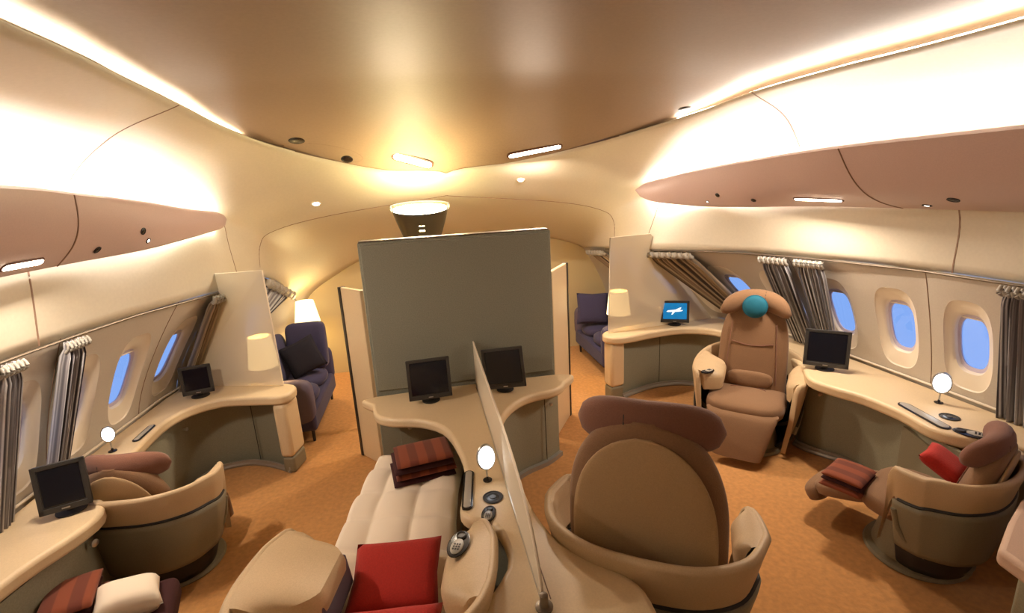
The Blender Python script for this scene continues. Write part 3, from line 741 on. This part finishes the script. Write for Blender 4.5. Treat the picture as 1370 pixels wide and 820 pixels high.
# ================================================================ CURTAINS
def curtain(a, b, c, d, label, n=9, m='curtain', amp=.028, nrm=None, group='window curtains'):
    """a,b top corners; c,d bottom corners (same order)"""
    a, b, c, d = map(Vector, (a, b, c, d)); o = (a + b) / 2
    t = thing('curtain', label, 'curtain', o, group=group)
    nn = nrm or (b - a).cross(c - a).normalized()
    if (V(.5, 1, 1) - o).dot(nn) < 0: nn = -nn
    U = n * 8; Rr = 22; v = []; f = []; uv = []
    rs = random.Random(hash(label) % 999 if False else len(label))
    ph = [rs.uniform(-.5, .5) for _ in range(n + 1)]; am = [rs.uniform(.7, 1.2) for _ in range(n + 1)]
    for i in range(U + 1):
        s = i / U; k = min(int(s * n), n - 1)
        for j in range(Rr + 1):
            w = j / Rr
            p = a.lerp(b, s).lerp(c.lerp(d, s), w)
            gather = 1 - .18 * math.exp(-((w - .06) / .03) ** 2)
            mid = (a.lerp(b, .5)).lerp(c.lerp(d, .5), w); p = mid + (p - mid) * gather
            q = amp * am[k] * math.sin(2 * PI * s * n + ph[k] * w * 2) * (.6 if w < .08 else 1)
            v.append(p - o + nn * (q + amp * 1.1)); uv.append((s, w))
    for i in range(U):
        for j in range(Rr): e = i * (Rr + 1) + j; f.append((e, e + 1, e + Rr + 2, e + Rr + 1))
    from_py('curtain_cloth', v, f, M[m], t, uv=uv, fixn=False, angle=120, solid=.003)
    # gathered heading
    g = G()
    for i in range(n * 2):
        s = (i + .5) / (n * 2); p = a.lerp(b, s) - o; w = (b - a).length / (n * 2)
        pts = [p + nn * (amp * 1.3) + (c - a).normalized() * (-.004 + .05 * q / 5) + nn * amp * .8 * math.sin(PI * q / 5) * (1 if i % 2 else .5) for q in range(6)]
        g.tube(pts, w * .6, 8)
    h = from_py('curtain_heading', g.v, g.f, M['strip'], t, angle=60)
    return t
def wc(side, y0, y1, label, n, m='curtain', off=-.02, b0=None, b1=None, vb=.0, amp=.028):
    T = lambda y: wall_pt(side, y, .985, off); B = lambda y: wall_pt(side, y, vb, off)
    return curtain(T(y0), T(y1), B(b0 if b0 is not None else y0), B(b1 if b1 is not None else y1), label, n, m, amp)
wc(-1, 2.26, 2.38, 'silver striped curtain hanging at the left edge of the photo', 5, b0=2.22, b1=2.34)
wc(-1, 2.60, 2.73, 'silver striped curtain between the near and middle windows of the left wall', 6, b0=2.56, b1=2.67)
wc(-1, 3.66, 3.98, 'bronze striped curtain drawn back at the forward end of the left windows', 7, 'curtain_tan', b0=3.82, b1=3.97)
wc(-1, 4.75, 5.3, 'curtain in the lounge behind the sofa on the left side', 6, b0=4.5, b1=4.75, vb=.3)
wc(1, 1.72, 1.90, 'dark silver curtain hanging at the right edge of the photo', 5, b0=1.72, b1=1.92)
wc(1, 2.88, 3.07, 'silver striped curtain right of the teal-cushion seat headrest, next to the monitor', 6, b0=2.95, b1=3.10)
wc(1, 3.12, 3.32, 'silver striped curtain directly behind the teal-cushion seat headrest', 6, b0=3.15, b1=3.36)
wc(1, 3.78, 4.22, 'bronze striped curtain falling diagonally behind the lit aeroplane monitor', 9, 'curtain_tan', b0=3.62, b1=3.86)
wc(1, 5.0, 5.4, 'curtain in the lounge behind the sofa on the right side', 6, 'curtain_tan', b0=4.7, b1=4.85, vb=.15)

# ================================================================ TRANSLUCENT DIVIDERS
def divider(p0, p1, q0, q1, label):
    p0, p1, q0, q1 = map(Vector, (p0, p1, q0, q1)); o = (p0 + p1) / 2
    t = thing('divider_panel', label, 'divider', o, group='translucent dividers')
    n = (p1 - p0).cross(q0 - p0).normalized() * .006
    G().loft([[a - o - n for a in (p0, p1, q1, q0)], [a - o + n for a in (p0, p1, q1, q0)]]).build('panel', M['frost'], t, smooth=False)
    G().tube([p1 - o, q1 - o, q0 - o], .006, 8).build('panel_edge', M['reveal'], t)
divider((-1.94, 3.93, .632), (-1.155, 3.70, .632), (-1.56, 3.84, 1.5), (-1.16, 3.70, 1.52), 'translucent glowing panel standing on the end of the left desk')
divider((2.75, 4.20, .632), (1.62, 4.08, .632), (2.05, 4.13, 1.52), (1.64, 4.08, 1.52), 'translucent glowing panel standing on the end of the right desk')

# ================================================================ LOUNGE
def sofa(x, y, rz, label, L=1.0, D=.62):
    """local: faces +x, length along y"""
    t = thing('sofa', label, 'sofa', (x, y, 0), rz, 'lounge sofas')
    G().box((0, 0, .2), (D, L, .18)).build('seat_base', M['navy'], t, bevel=.03)
    for s in (-1, 1):
        G().loft(cushion((.06, s * L * .21, .34), (D - .14, L * .42, .15))).build('seat_cushion', M['navy'], t, angle=80)
        G().loft(cushion((-D / 2 + .12, s * L * .21, .56), (.18, L * .42, .42), rot(y=-.18), 5)).build('back_cushion', M['navy'], t, angle=80)
        G().loft(cushion((.02, s * (L / 2 - .03), .38), (D - .02, .11, .38), None, 5)).build('armrest', M['sofaarm'] if s < 0 else M['navy'], t, angle=60)
        for q in (-1, 1): G().tube([(q * (D / 2 - .05), s * (L / 2 - .06), 0), (q * (D / 2 - .05), s * (L / 2 - .06), .13)], [.012, .016]).build('leg', M['dark'], t)
    G().box((-D / 2 + .03, 0, .4), (.1, L - .04, .56)).build('backrest', M['navy'], t, bevel=.04)
    return t
sofa(-1.30, 4.40, 0, 'navy sofa behind the left desk with grey near armrest', .98, .56)
v, f = pillow((-1.2, 4.52, .58), .32, .32, .12, rot(z=.2) @ rot(x=1.35) @ rot(z=.35)); merged('x', v, f, M['navydark']).name = 'throw_pillow'
tag(bpy.data.objects['throw_pillow'], 'square black throw pillow on the left navy sofa', 'pillow')
o = G().loft(cushion((-1.2, 4.74, .62), (.36, .13, .46), rot(x=-.12), 7)).build('sofa_bolster', M['navy'], angle=70)
tag(o, 'tall navy back cushion at the far end of the left sofa', 'cushion')
sofa(1.98, 4.92, PI, 'navy sofa behind the right desk with grey near armrest', .95, .56)
bpy.data.objects['sofa.001'].location = (2.0, 4.95, 0)
v, f = pillow((1.84, 5.12, .6), .36, .36, .13, rot(z=-.35) @ rot(x=1.3) @ rot(y=.1)); o = merged('throw_pillow', v, f, M['navy']); tag(o, 'large square navy cushion leaning on the right sofa', 'pillow')
def lamp(x, y, z0, z1, r0, r1, label, w):
    t = thing('floor_lamp', label, 'lamp', (x, y, 0), group='lounge lamps')
    G().lathe([(.09, 0), (.09, .012), (.02, .025), (.01, .04)]).build('base', M['silver'], t)
    G().tube([(0, 0, .02), (0, 0, z0 + .08)], .008).build('pole', M['silver'], t)
    g = G(); n = 28; rings = []
    for r, z in ((r0, z0), (r1, z1), (r1 - .006, z1), (r0 - .006, z0)): rings.append([V(r * math.cos(2 * PI * k / n), r * math.sin(2 * PI * k / n), z) for k in range(n)])
    rings.append(rings[0]); g.loft(rings, cap=False).build('lamp_shade', M['shade'], t, angle=30)
    G().lathe([(.002, z0 + .06), (.025, z0 + .09), (.03, z0 + .12), (.02, z0 + .15), (.002, z0 + .16)]).build('bulb', M['bulb'], t)
lamp(-1.36, 3.985, .71, .96, .115, .085, 'lamp with a cream shade between the left translucent panel and the sofa', 1)
lamp(-1.3, 5.3, .72, .95, .13, .09, 'lamp with a cream shade standing beyond the far end of the left sofa', 1)
lamp(1.82, 4.32, .74, .97, .115, .09, 'lamp with a cream shade behind the right translucent panel', 1)

# ================================================================ SCONCE
t = thing('torchere', 'bronze half-cone uplighter glowing above the top of the grey partition', 'lamp', (.0, 4.05, 0))
G().tube([(0, .05, 1.0), (0, .05, 1.7)], .02).build('pole', M['dark'], t)
G().lathe([(.11, 0), (.11, .02), (.03, .035), (.018, 1.0), (.002, 1.01)], (0, .05, 0)).build('base', M['dark'], t)
n = 40
def srings(shrink, zlow):
    out = []
    for z, r in ((1.52, .11), (1.67, .165), (1.79, .205), (1.90, .235)):
        rr = []
        for k in range(n):
            a = 2 * PI * k / n; front = max(0, -math.sin(a)) ** .6
            zz = z - (.075 * front * (1.0 if z > 1.85 else .45 if z > 1.75 else 0)) + .03 * max(0, math.sin(a)) * (z > 1.85)
            rr.append(V((r - shrink) * math.cos(a), .05 + (r - shrink) * .55 * math.sin(a), zz))
        out.append(rr)
    return out
a, b = srings(0, 0), srings(.008, 0)
G().loft(a + b[::-1] + [a[0]], cap=False).build('lamp_bowl', M['sconce'], t, angle=60)
G().tube([a[-1][k] for k in range(n)] + [a[-1][0]], .007, 8).build('rim', M['darkstrip'], t)
G().add([V(b[-1][k].x * .95, .05 + (b[-1][k].y - .05) * .95, b[-1][k].z - .02) for k in range(n)], [tuple(range(n))]).build('diffuser', M['bulb'], t, smooth=False)
for k, z in enumerate((1.70, 1.74, 1.78)):
    yy = .05 - .55 * (.11 + (z - 1.52) / .38 * .125) - .006
    G().box((0, yy + .002, z), (.045, .008, .010)).build('light_slit', M['bulb'], t, bevel=.003)

# ================================================================ SHELL SEATS (local +y = the way the seat faces)
def band_path(a, yf=.16):
    """a -1..1 round the U, right arm front -> back -> left arm front"""
    P = [(.365, yf + .03), (.41, yf - .04), (.432, yf - .14), (.425, -.14), (.36, -.29), (.21, -.395), (0, -.425)]
    P = [V(x, y, 0) for x, y in P]; P = P + [V(-p.x, p.y, 0) for p in P[-2::-1]]
    return spl(P, (a + 1) / 2 * (len(P) - 1))
def seat(name, label, x, y, rz, scale=1.0, back=.66, recline=.2, leg='down', wing=.10, droop=.05, bw=.275, head=True, zt=.66, zr=.78, yf=.16, pads=(.11, .11), padm='creamshell', flat=False, teal=False, recess=True, headroll=0.0):
    t = thing(name, label, 'seat', (x, y, 0), rz, 'shell seats', scale)
    N = 64
    def top(a):
        e = max(0, (abs(a) - .9) / .1); return zt + (zr - zt) * (.5 + .5 * math.cos(PI * min(1, abs(a) * 1.15))) - .07 * e ** 2.5
    def bot(a):
        e = max(0, min(1, (abs(a) - (1 - wing * 2.2)) / (wing * 2.2))); return top(a) - .19 - (.02 * abs(a)) - .30 * e ** 2.2
    rings = []
    for i in range(N + 1):
        a = -1 + 2 * i / N; p = band_path(a, yf); o = V(p.x, p.y + .05, 0).normalized()
        if abs(a) > .75: o = V(math.copysign(1, p.x), 0, 0).lerp(o, .5).normalized()
        zb, z1 = bot(a), top(a); k = min(0, zb - z1 + .22)  # negative near the front
        low = p * (1 - .06 + .17 * k)
        low.y = p.y * .95 + .10 * max(0, -k)
        w = .035
        q1 = p + o * .012
        rings.append([V(low.x, low.y, zb), V(p.x * .985, p.y * .985, (zb + z1) / 2), V(q1.x, q1.y, z1 - .02), V(*(q1 - o * .008).xy, z1 - .004), V(*(q1 - o * .02).xy, z1), V(*(q1 - o * .034).xy, z1 - .006), V(*(q1 - o * w * 1.15).xy, z1 - .03), V(*(p * .985 - o * w).xy, (zb + z1) / 2), V(low.x, low.y, zb) - o * w])
    G().loft(rings).build('shell_band', M[padm], t, angle=70)
    # dark joint under the band
    G().tube([V(*(band_path(-1 + 2 * i / N, yf) * .945).xy, bot(-1 + 2 * i / N) - .004) + V(0, .1 * max(0, top(-1 + 2 * i / N) - bot(-1 + 2 * i / N) - .22), 0) for i in range(5, N - 4)], .010, 6).build('joint_gap', M['dark'], t)
    # grey lower body
    def body(sc0, sc1, z1, off, name, m, pr=1.0, amin=-.9, amax=.9):
        v = []; f = []; K = 10
        for i in range(N + 1):
            a = amin + (amax - amin) * i / N; p = band_path(a, yf); zb = bot(a) - off; e = max(0, top(a) - bot(a) - .22)
            for j in range(K + 1):
                w = j / K; s = sc0 + (sc1 - sc0) * w ** pr; zz = zb + (min(z1, zb - .01) - zb) * w
                v.append(V(p.x * s, (p.y * s + .08 * e) - .02 * w, zz))
        for i in range(N):
            for j in range(K): e = i * (K + 1) + j; f.append((e, e + 1, e + K + 2, e + K + 1))
        return from_py(name, v, f, m, t, angle=80, solid=.02, fixn=False)
    body(.955, .80, .21 if recess else .06, .012, 'shell_body', M['shell'], 1.4)
    body(.90, .62, .045, .05, 'shell_recess', M['dark'], 1.3)
    g = G(); pts = []
    for i in range(31):
        b = -PI / 2 + PI * i / 30; ph = math.sin(b); c = math.cos(b)
        pts.append(V(.39 * ph * (1 - .22 * c), yf * .55 - (.31 + yf * .3) * c ** 1.1 , .48 - .425 * c ** .55))
    g.tube(pts, .016, 8).build('shell_rim', M['shell'], t, angle=60)
    G().lathe([(.3, 0), (.31, .012), (.3, .03), (.26, .04), (.24, .12), (.20, .3)], (0, -.02, 0), 36, None, 1.0, .92).build('base', M['shell'], t, angle=40)
    # arm pads (right, left)
    for s, wd in ((1, pads[0]), (-1, pads[1])):
        rings = []
        for i in range(25):
            q = i / 24; yy = -.20 + (yf - .015 + .20) * q
            W = wd * max(.16, (1 - abs(2 * q - 1) ** 3.5)) ** .6
            aa, bp_ = min(((k / 120, band_path(k / 120, yf)) for k in range(36, 121)), key=lambda p: abs(p[1].y - yy) + (100 if p[1].x > 0 else 0))
            xo = abs(bp_.x) - .016; xi = max(.13, xo - W); zz = top(aa) - .004; fall = .05 * min(1, W / .12)
            rings.append([V(s * xo, yy, zz), V(s * (xo * .72 + xi * .28), yy, zz + .003 - fall * .1), V(s * (xo * .4 + xi * .6), yy, zz - fall * .3), V(s * (xi + .015), yy, zz - fall * .75), V(s * xi, yy, zz - fall - .02),
                          V(s * (xi + .01), yy, zz - .17), V(s * (xo - .06), yy, zz - .17), V(s * (xo - .025), yy, zz - .08)])
        G().loft(rings).build('arm_pad', M[padm], t, angle=50)
        if flat and s < 0: G().box((-.142, .0, zt - .13), (.02, .24, .13), rot(y=-.12)).build('side_pocket', M['sofaarm'], t, bevel=.008)
    # seat cushion and leg rest
    sm = M['seat']
    if not flat:
        G().loft(cushion((0, -.02, .37), (.60, .60, .17), None, 3.5)).build('seat_cushion', sm, t, angle=80)
        G().tube([V(.16 * math.sin(b), -.02 - .10 * math.cos(b), .456) for b in [-1 + k / 6 for k in range(13)]], .004, 6).build('seat_piping', M['seatdark'], t)
    else:
        G().box((.02, .42, .30), (.42, 1.5, .14)).build('bed_mattress', sm, t, bevel=.05)
        G().box((0, .35, .12), (.34, 1.1, .24)).build('bed_support', M['dark'], t, bevel=.03)
    if leg == 'down':
        g = G(); rr = []
        for k in range(9):
            w = k / 8; c = V(0, .24 + .16 * w ** .8, .38 - .31 * w); hw = .265 - .085 * w
            rr.append([V(hw * math.cos(u) ** 1 if 0 else hw * (abs(math.cos(u)) ** .5) * (1 if math.cos(u) > 0 else -1), c.y + .055 * (abs(math.sin(u)) ** .7) * (1 if math.sin(u) > 0 else -1), c.z) for u in [2 * PI * q / 24 + .01 for q in range(24)]])
        g.loft(rr).build('leg_rest', sm, t, angle=60)
    elif leg == 'out':
        G().loft(cushion((0, .38, .30), (.42, .40, .11), rot(x=-.30), 4)).build('leg_rest', sm, t, angle=80)
        G().loft(cushion((0, .56, .20), (.42, .12, .15), rot(x=-.6), 3)).build('leg_rest_tip', sm, t, angle=80)
    if back:
        R = rot(x=recline); o = V(0, -.195, .40)
        def bk(l, hw, th, yo=0, e=3.0, n=28):
            out = []
            for k in range(n):
                a = 2 * PI * k / n; c, s_ = math.cos(a), math.sin(a)
                out.append(o + R @ V(math.copysign(abs(c) ** (2 / e), c) * hw, math.copysign(abs(s_) ** (2 / 2.4), s_) * th / 2 + yo, l))
            return out
        def prof(l, hw0): # width along the length with a round top
            u = l / back; return hw0 * (1 - .05 * u) * (max(0, 1 - max(0, (u - .35) / .65) ** 3.0)) ** .5
        rr = []
        for k in range(25):
            l = back * (1 - (1 - k / 24) ** 1.5); u = l / back
            rr.append(bk(l, max(prof(l, bw), .05), .145 * (1 - .45 * u ** 6)))
        G().loft(rr).build('backrest', sm, t, angle=80)
        rr = []
        for k in range(25):
            l = back * .93 * (1 - (1 - k / 24) ** 1.5); u = l / back / .93
            rr.append(bk(l, max(prof(l / .93, bw * .885), .03), .03 * (1 - .6 * u ** 8), -.075 + .02 * u ** 6))
        G().loft(rr).build('back_panel', M['seattan'], t, angle=80)
        if back > .5:
            G().tube([o + R @ V(x_, .074, back * .52 - .03 * math.cos(x_ * 9)) for x_ in [-.16 + .02 * k for k in range(17)]], .004, 6).build('fold_seam', M['seatdark'], t)
            for s in (-1, 1): G().tube([o + R @ V(s * (.20 - .03 * k / 8), .071, .08 + back * .62 * k / 8) for k in range(9)], .0035, 6).build('side_seam', M['seatdark'], t)
            G().loft(cushion(o + R @ V(0, .07, .11), (.36, .07, .14), R, 3)).build('lumbar_cushion', sm, t, angle=80)
        if head:
            hz = back - .02; rings = []
            for k in range(25):
                u = -1 + 2 * k / 24; hw = .27
                r_ = (max(0, 1 - abs(u) ** 5)) ** .5; hh = .085 * max(r_, .08) * (1 + .12 * abs(u)); tt = .065 * max(r_, .08)
                rr2 = []
                for j in range(16):
                    b = 2 * PI * j / 16
                    rr2.append(o + R @ (V(u * hw, .025 + .075 * u * u + tt * math.cos(b), hz - .015 - droop * u * u + hh * math.sin(b)) + V(0, 0, u * headroll)))
                rings.append(rr2)
            h = G().loft(rings).build('headrest', M['seatdark'] if not teal else sm, t, angle=80)
            G().tube([o + R @ V(-.07, .025 + .004 + .063 * math.cos(b), hz - .02 + .083 * math.sin(b) - .07 * headroll * 3.7) for b in [2 * PI * k / 20 for k in range(21)]], .003, 6).build('headrest_seam', M['dark'], h)
    return t, R if back else None
sA, _ = seat('shell_seat', 'large brown shell seat seen from behind at bottom centre with a tan rounded back', .865, 1.69, -.58, 1.01, back=.77, recline=.10, bw=.302, wing=.05, pads=(.10, .03), zt=.66, zr=.70, yf=.07)
sB, _ = seat('shell_seat', 'brown shell seat facing the camera at right with a round teal cushion on its headrest', 2.29, 3.0, 2.38, .9, back=.83, recline=.14, droop=.10, wing=.27, pads=(.24, .13), teal=True, zt=.63, zr=.78, yf=.12)
sC, _ = seat('shell_seat', 'shell seat seen from the side at the right edge with its leg rest extended', 2.42, 1.78, .42, .80, back=.56, recline=.25, leg='out', wing=.05, pads=(.07, .07), zt=.76, zr=.80, yf=.05)
sD, _ = seat('shell_seat', 'shell seat seen from behind beside the left desk, its cream band above a grey bowl', -1.56, 2.69, -.15, .80, back=.60, recline=.22, wing=.05, pads=(.06, .06), zt=.74, zr=.80, yf=.08)
sE, _ = seat('shell_seat', 'shell seat turned into a flat bed at the bottom centre, red pillow between its arms', -.30, 1.58, -.18, 1.05, back=0, flat=True, leg='', wing=.05, pads=(.17, .30), zt=.66, zr=.72, yf=.2, padm='creamshell')

# round teal cushion on seat B's headrest
def seat_world(tt, p):
    return Matrix.Translation(tt.location) @ Matrix.Rotation(tt.rotation_euler.z, 4, 'Z') @ Matrix.Scale(tt.scale.x, 4) @ V(*p)
R_ = rot(x=.14); pc = V(0, -.195, .40) + R_ @ V(0, .115, .74); pw = seat_world(sB, pc)
t = thing('round_cushion', 'round teal cushion on the headrest of the brown seat facing the camera', 'cushion', pw, 2.38)
Rt = rot(x=.14) @ rot(x=PI / 2)
G().lathe([(.002, -.03), (.05, -.027), (.078, -.012), (.084, 0), (.078, .012), (.05, .027), (.002, .03)], (0, 0, 0), 32, Rt).build('cushion_body', M['teal'], t, angle=80)
G().tube([Rt @ V(.084 * math.cos(2 * PI * k / 32), .084 * math.sin(2 * PI * k / 32), 0) for k in range(33)], .004, 6).build('piping', M['teal'], t)

# ---------------------------------------------------------------- bed linen
def xf(tt): return Matrix.Translation(tt.location) @ Matrix.Rotation(tt.rotation_euler.z, 4, 'Z')
# duvet: quilted sheet over the mattress, hanging over the aisle side
ME = Matrix.Translation(sE.location) @ Matrix.Rotation(-.07 - .12, 4, 'Z')
t = thing('duvet', 'white quilted duvet laid over the flat bed from the red pillow to the folded blankets', 'duvet', (-.28, 2.1, .42), -.17)
v = []; f = []; NX, NY = 44, 60
for i in range(NX + 1):
    for j in range(NY + 1):
        s = i / NX; w = j / NY
        yy = -.62 + 1.22 * w
        half = .26 - .03 * w
        xx = (s - .5) * 2 * (half + .06)
        qx = abs(math.sin(PI * (s * 3.0))) ** .35; qy = abs(math.sin(PI * (w * 5.5))) ** .35
        z = .042 * qx * qy + .006 * math.sin(9 * s + 5 * w) + .004 * math.sin(23 * w + 3 * s)
        d = max(0, -xx - half + .02); z -= d * 2.2; xx += d * .45
        d = max(0, xx - half + .02); z -= d * .2
        v.append(V(xx + .012 * math.sin(7 * w), yy, z))
for i in range(NX):
    for j in range(NY): a = i * (NY + 1) + j; f.append((a, a + 1, a + NY + 2, a + NY + 1))
from_py('duvet_cover', v, f, M['white'], t, angle=120, solid=.022, fixn=False)
def red_pillow(c, w, h, th, R, label):
    v, f = pillow((0, 0, 0), w, h, th, R); t = thing('pillow', label, 'pillow', c)
    merged('pillow_body', v, f, M['red'], t, angle=120)
    e = [R @ V(sx * w / 2 * k[0], sy, 0) for k in () for sx in () for sy in ()]
red_pillow((-.24, 1.70, .50), .36, .33, .09, rot(z=-.1) @ rot(x=.25), 'square red pillow lying on the white duvet')
red_pillow((-.30, 1.36, .52), .46, .30, .10, rot(z=-.1) @ rot(x=.15), 'red pillow at the bottom edge of the photo between the bed arms')
red_pillow((2.45, 1.72, .55), .20, .18, .08, rot(z=.42) @ rot(x=.5), 'red pillow tucked inside the shell seat at the right edge')

def folded(x, y, z, rz, w, d, n, label, h=.035, m='blanket', tilt=0, group=None):
    t = thing('folded_blanket', label, 'blanket', (x, y, z), rz, group)
    for k in range(n):
        hh = h; sh = (k % 2) * .012; rr = []
        W_, D_ = w * (1 - .03 * k), d * (1 - .02 * k)
        for i in range(13):
            q = -1 + 2 * i / 12; s_ = (1 - abs(q) ** 8) ** .5 if abs(q) < 1 else .12
            sag = -.006 * q * q
            ring = []
            for j in range(20):
                a = 2 * PI * j / 20; c_, s2 = math.cos(a), math.sin(a)
                ring.append(V(math.copysign(abs(c_) ** .35, c_) * W_ / 2 + sh, q * D_ / 2, hh * (k + .5) + math.copysign(abs(s2) ** .6, s2) * hh * .5 * s_ + sag))
            rr.append(ring)
        o = G().loft(rr).build('blanket_fold', M[m] if (n - 1 - k) % 2 == 0 else M['blanketdark'], t, angle=70)
folded(-.13, 2.52, .455, .15, .34, .26, 4, 'stack of folded brown striped blankets on the far end of the bed', .034)
folded(2.19, 1.99, .30, .45, .24, .2, 3, 'folded brown blankets on the extended leg rest of the right-edge seat', .03)

# near left corner: footstool with blankets and a white pillow
t = thing('footstool', 'dark upholstered footstool under blankets in the bottom left corner', 'footstool', (-1.46, 1.98, 0), .3)
G().box((0, 0, .24), (.44, .36, .12)).build('seat_pad', M['blanketdark'], t, bevel=.04)
G().box((0, 0, .09), (.3, .26, .18)).build('base', M['dark'], t, bevel=.02)
folded(-1.62, 2.01, .30, .35, .20, .26, 4, 'stack of folded brown blankets in the bottom left corner', .038)
v, f = pillow((0, 0, 0), .24, .20, .13, rot(z=.5) @ rot(y=.25)); t = thing('pillow', 'white pillow beside the brown blankets in the bottom left corner', 'pillow', (-1.41, 2.02, .36))
merged('pillow_body', v, f, M['white'], t, angle=120)

# ---------------------------------------------------------------- console fittings
def reading_disc(x, y, z, yaw, label, r=.06, hgt=.07, tilt=.15, sx=.72):
    t = thing('reading_lamp', label, 'lamp', (x, y, z), yaw, 'round reading lamps')
    R = rot(x=PI / 2 - tilt); c = V(0, 0, hgt + r * .9)
    G().lathe([(.022, 0), (.022, .004), (.008, .008), (.005, .02)], (0, 0, 0), 20).build('base', M['black'], t)
    G().tube([(0, 0, .01), (0, .006, hgt * .6), c - V(0, -.006, r * .7)], .0045, 8).build('stem', M['silver'], t)
    G().lathe([(r, -.006), (r * 1.06, 0), (r, .008), (r * .9, .009)], c, 32, R, sx).build('lamp_rim', M['silver'], t)
    G().lathe([(r * .93, .0), (r * .9, .010), (r * .5, .013), (.002, .014)], c, 32, R, sx).build('lamp_lens', M['mirrorglow'], t)
reading_disc(-1.90, 2.93, Z, .55, 'glowing round reading lamp on the left desk beside the shell seat', .045)
reading_disc(.195, 2.06, Z, .15, 'glowing round reading lamp on the centre console', .062)
reading_disc(2.90, 2.12, Z, -.9, 'glowing round reading lamp on the right desk under a window', .062)
def cup(x, y, z, r, label):
    t = thing('cup_holder', label, 'cup holder', (x, y, z), 0, 'cup holders')
    G().lathe([(r, 0), (r * 1.04, .003), (r * .9, .005), (r * .84, .002)], (0, 0, 0), 28).build('cup_rim', M['dark'], t)
    G().lathe([(r * .82, .0), (r * .6, .0025), (.002, .003)], (0, 0, 0), 28).build('cup_well', M['black'], t)
    G().lathe([(r * .35, .003), (r * .3, .006), (.002, .0065)], (0, 0, 0), 20).build('button', M['bezel'], t)
cup(.20, 1.92, Z, .045, 'dark round cup holder on the centre console')
cup(2.78, 1.965, Z, .045, 'dark round cup holder on the right desk')
cup(-1.87, 2.82, Z, .035, 'dark round cup holder on the left desk')
def tray(x0, y0, x1, y1, w, label):
    c = V((x0 + x1) / 2, (y0 + y1) / 2, Z); t = thing('console_tray', label, 'tray', c, group='long narrow console trays')
    d = V(x1 - x0, y1 - y0, 0)
    a = oblong(V(0, 0, .001), V(0, 0, 1), d, d.length, w, .005, 'tray_rim', M['black'], t); oblong(V(0, 0, .006), V(0, 0, 1), d, d.length - .018, w - .018, .003, 'tray_lid', M['strip'], a)
tray(.115, 2.16, .075, 1.86, .05, 'long narrow grey tray along the bed side of the centre console')
tray(2.70, 2.18, 2.64, 1.86, .065, 'long narrow grey tray at the edge of the right desk')
tray(-1.83, 3.02, -1.835, 3.24, .045, 'long narrow grey tray on the left desk')
def handset(x, y, z, rz, s, label, wheel=True):
    t = thing('control_panel', label, 'control panel', (x, y, z), rz, 'seat control panels', s)
    def el(a, b, z0, z1, nm, m, p, c=(0, 0, 0)): return G().lathe([(1, z0), (1.0, z1 * .8), (.9, z1), (.01, z1)], c, 30, None, a, b).build(nm, m, p, angle=40)
    el(.045, .078, 0, .006, 'panel_plate', M['black'], t)
    h = el(.026, .045, .004, .011, 'remote_handset', M['strip'], t, (0, -.02, 0))
    g = G()
    for i in (-1, 0, 1):
        for j in range(3): g.box((i * .011, -.04 + j * .014, .012), (.007, .008, .002))
    g.build('buttons', M['dark'], h, smooth=False)
    if wheel:
        G().lathe([(.022, .004), (.022, .012), (.017, .014), (.015, .010), (.002, .010)], (0, .045, 0), 24).build('dial', M['bezel'], t, angle=30)
handset(.165, 1.81, Z, -.3, .7, 'black control dial panel on the centre console next to the bed arm')
pw = seat_world(sE, (.30, .06, .655)); handset(pw.x, pw.y, pw.z + .004, -.4, .9, 'black seat control panel set in the right arm of the bed seat')
handset(2.70, 1.79, Z, .6, 1.0, 'black seat control panel on the right desk beside the cup holder')
pw = seat_world(sB, (.30, .08, .608)); handset(pw.x, pw.y, pw.z + .006, 1.9, .8, 'black seat control panel on the wide arm of the seat facing the camera')

# ---------------------------------------------------------------- light of the fittings themselves
def area(name, loc_, size, power, col, aim=(0, 0, -1), sy=None):
    d = bpy.data.lights.new(name, 'AREA'); d.shape = 'RECTANGLE'; d.size = size; d.size_y = sy or size; d.energy = power; d.color = col
    o = bpy.data.objects.new(name, d); COL.objects.link(o); o.location = loc_; o.rotation_euler = Vector(aim).to_track_quat('-Z', 'Y').to_euler(); return o
for o in [o for o in COL.objects if o.get('category') == 'ceiling light']:
    area('slot_lamp', o.location + V(0, -.03, -.04), .34, 14, (1, .82, .64), (0, -.35, -1), .05)
for o, pw in ((b1, 8), (b4, 10)): pass
p, nn, du = bin_normal(-1, uy(-1, 2.29), .84); area('reading_lamp_light', p + nn * .03, .2, 8, (1, .84, .68), nn, .04)
p, nn, du = bin_normal(1, uy(1, 2.72), .72); area('reading_lamp_light', p + nn * .03, .3, 10, (1, .84, .68), nn, .04)

def point(name, loc_, power, col, r=.05):
    d = bpy.data.lights.new(name, 'POINT'); d.energy = power; d.color = col; d.shadow_soft_size = r
    o = bpy.data.objects.new(name, d); COL.objects.link(o); o.location = loc_; return o
area('torchere_light', (0, 4.10, 1.915), .3, 3.6, (1, .88, .42), (0, .5, 1), .16)
for sx in (-.3, .3): point('torchere_side_light', (sx, 4.12, 1.88), 1.6, (1, .84, .40), .03)
for (x, y, z, p) in ((-1.36, 3.985, .84, 5), (-1.3, 5.3, .84, 8), (1.82, 4.32, .86, 7)): point('lamp_bulb_light', (x, y, z), p, (1, .80, .42), .04)
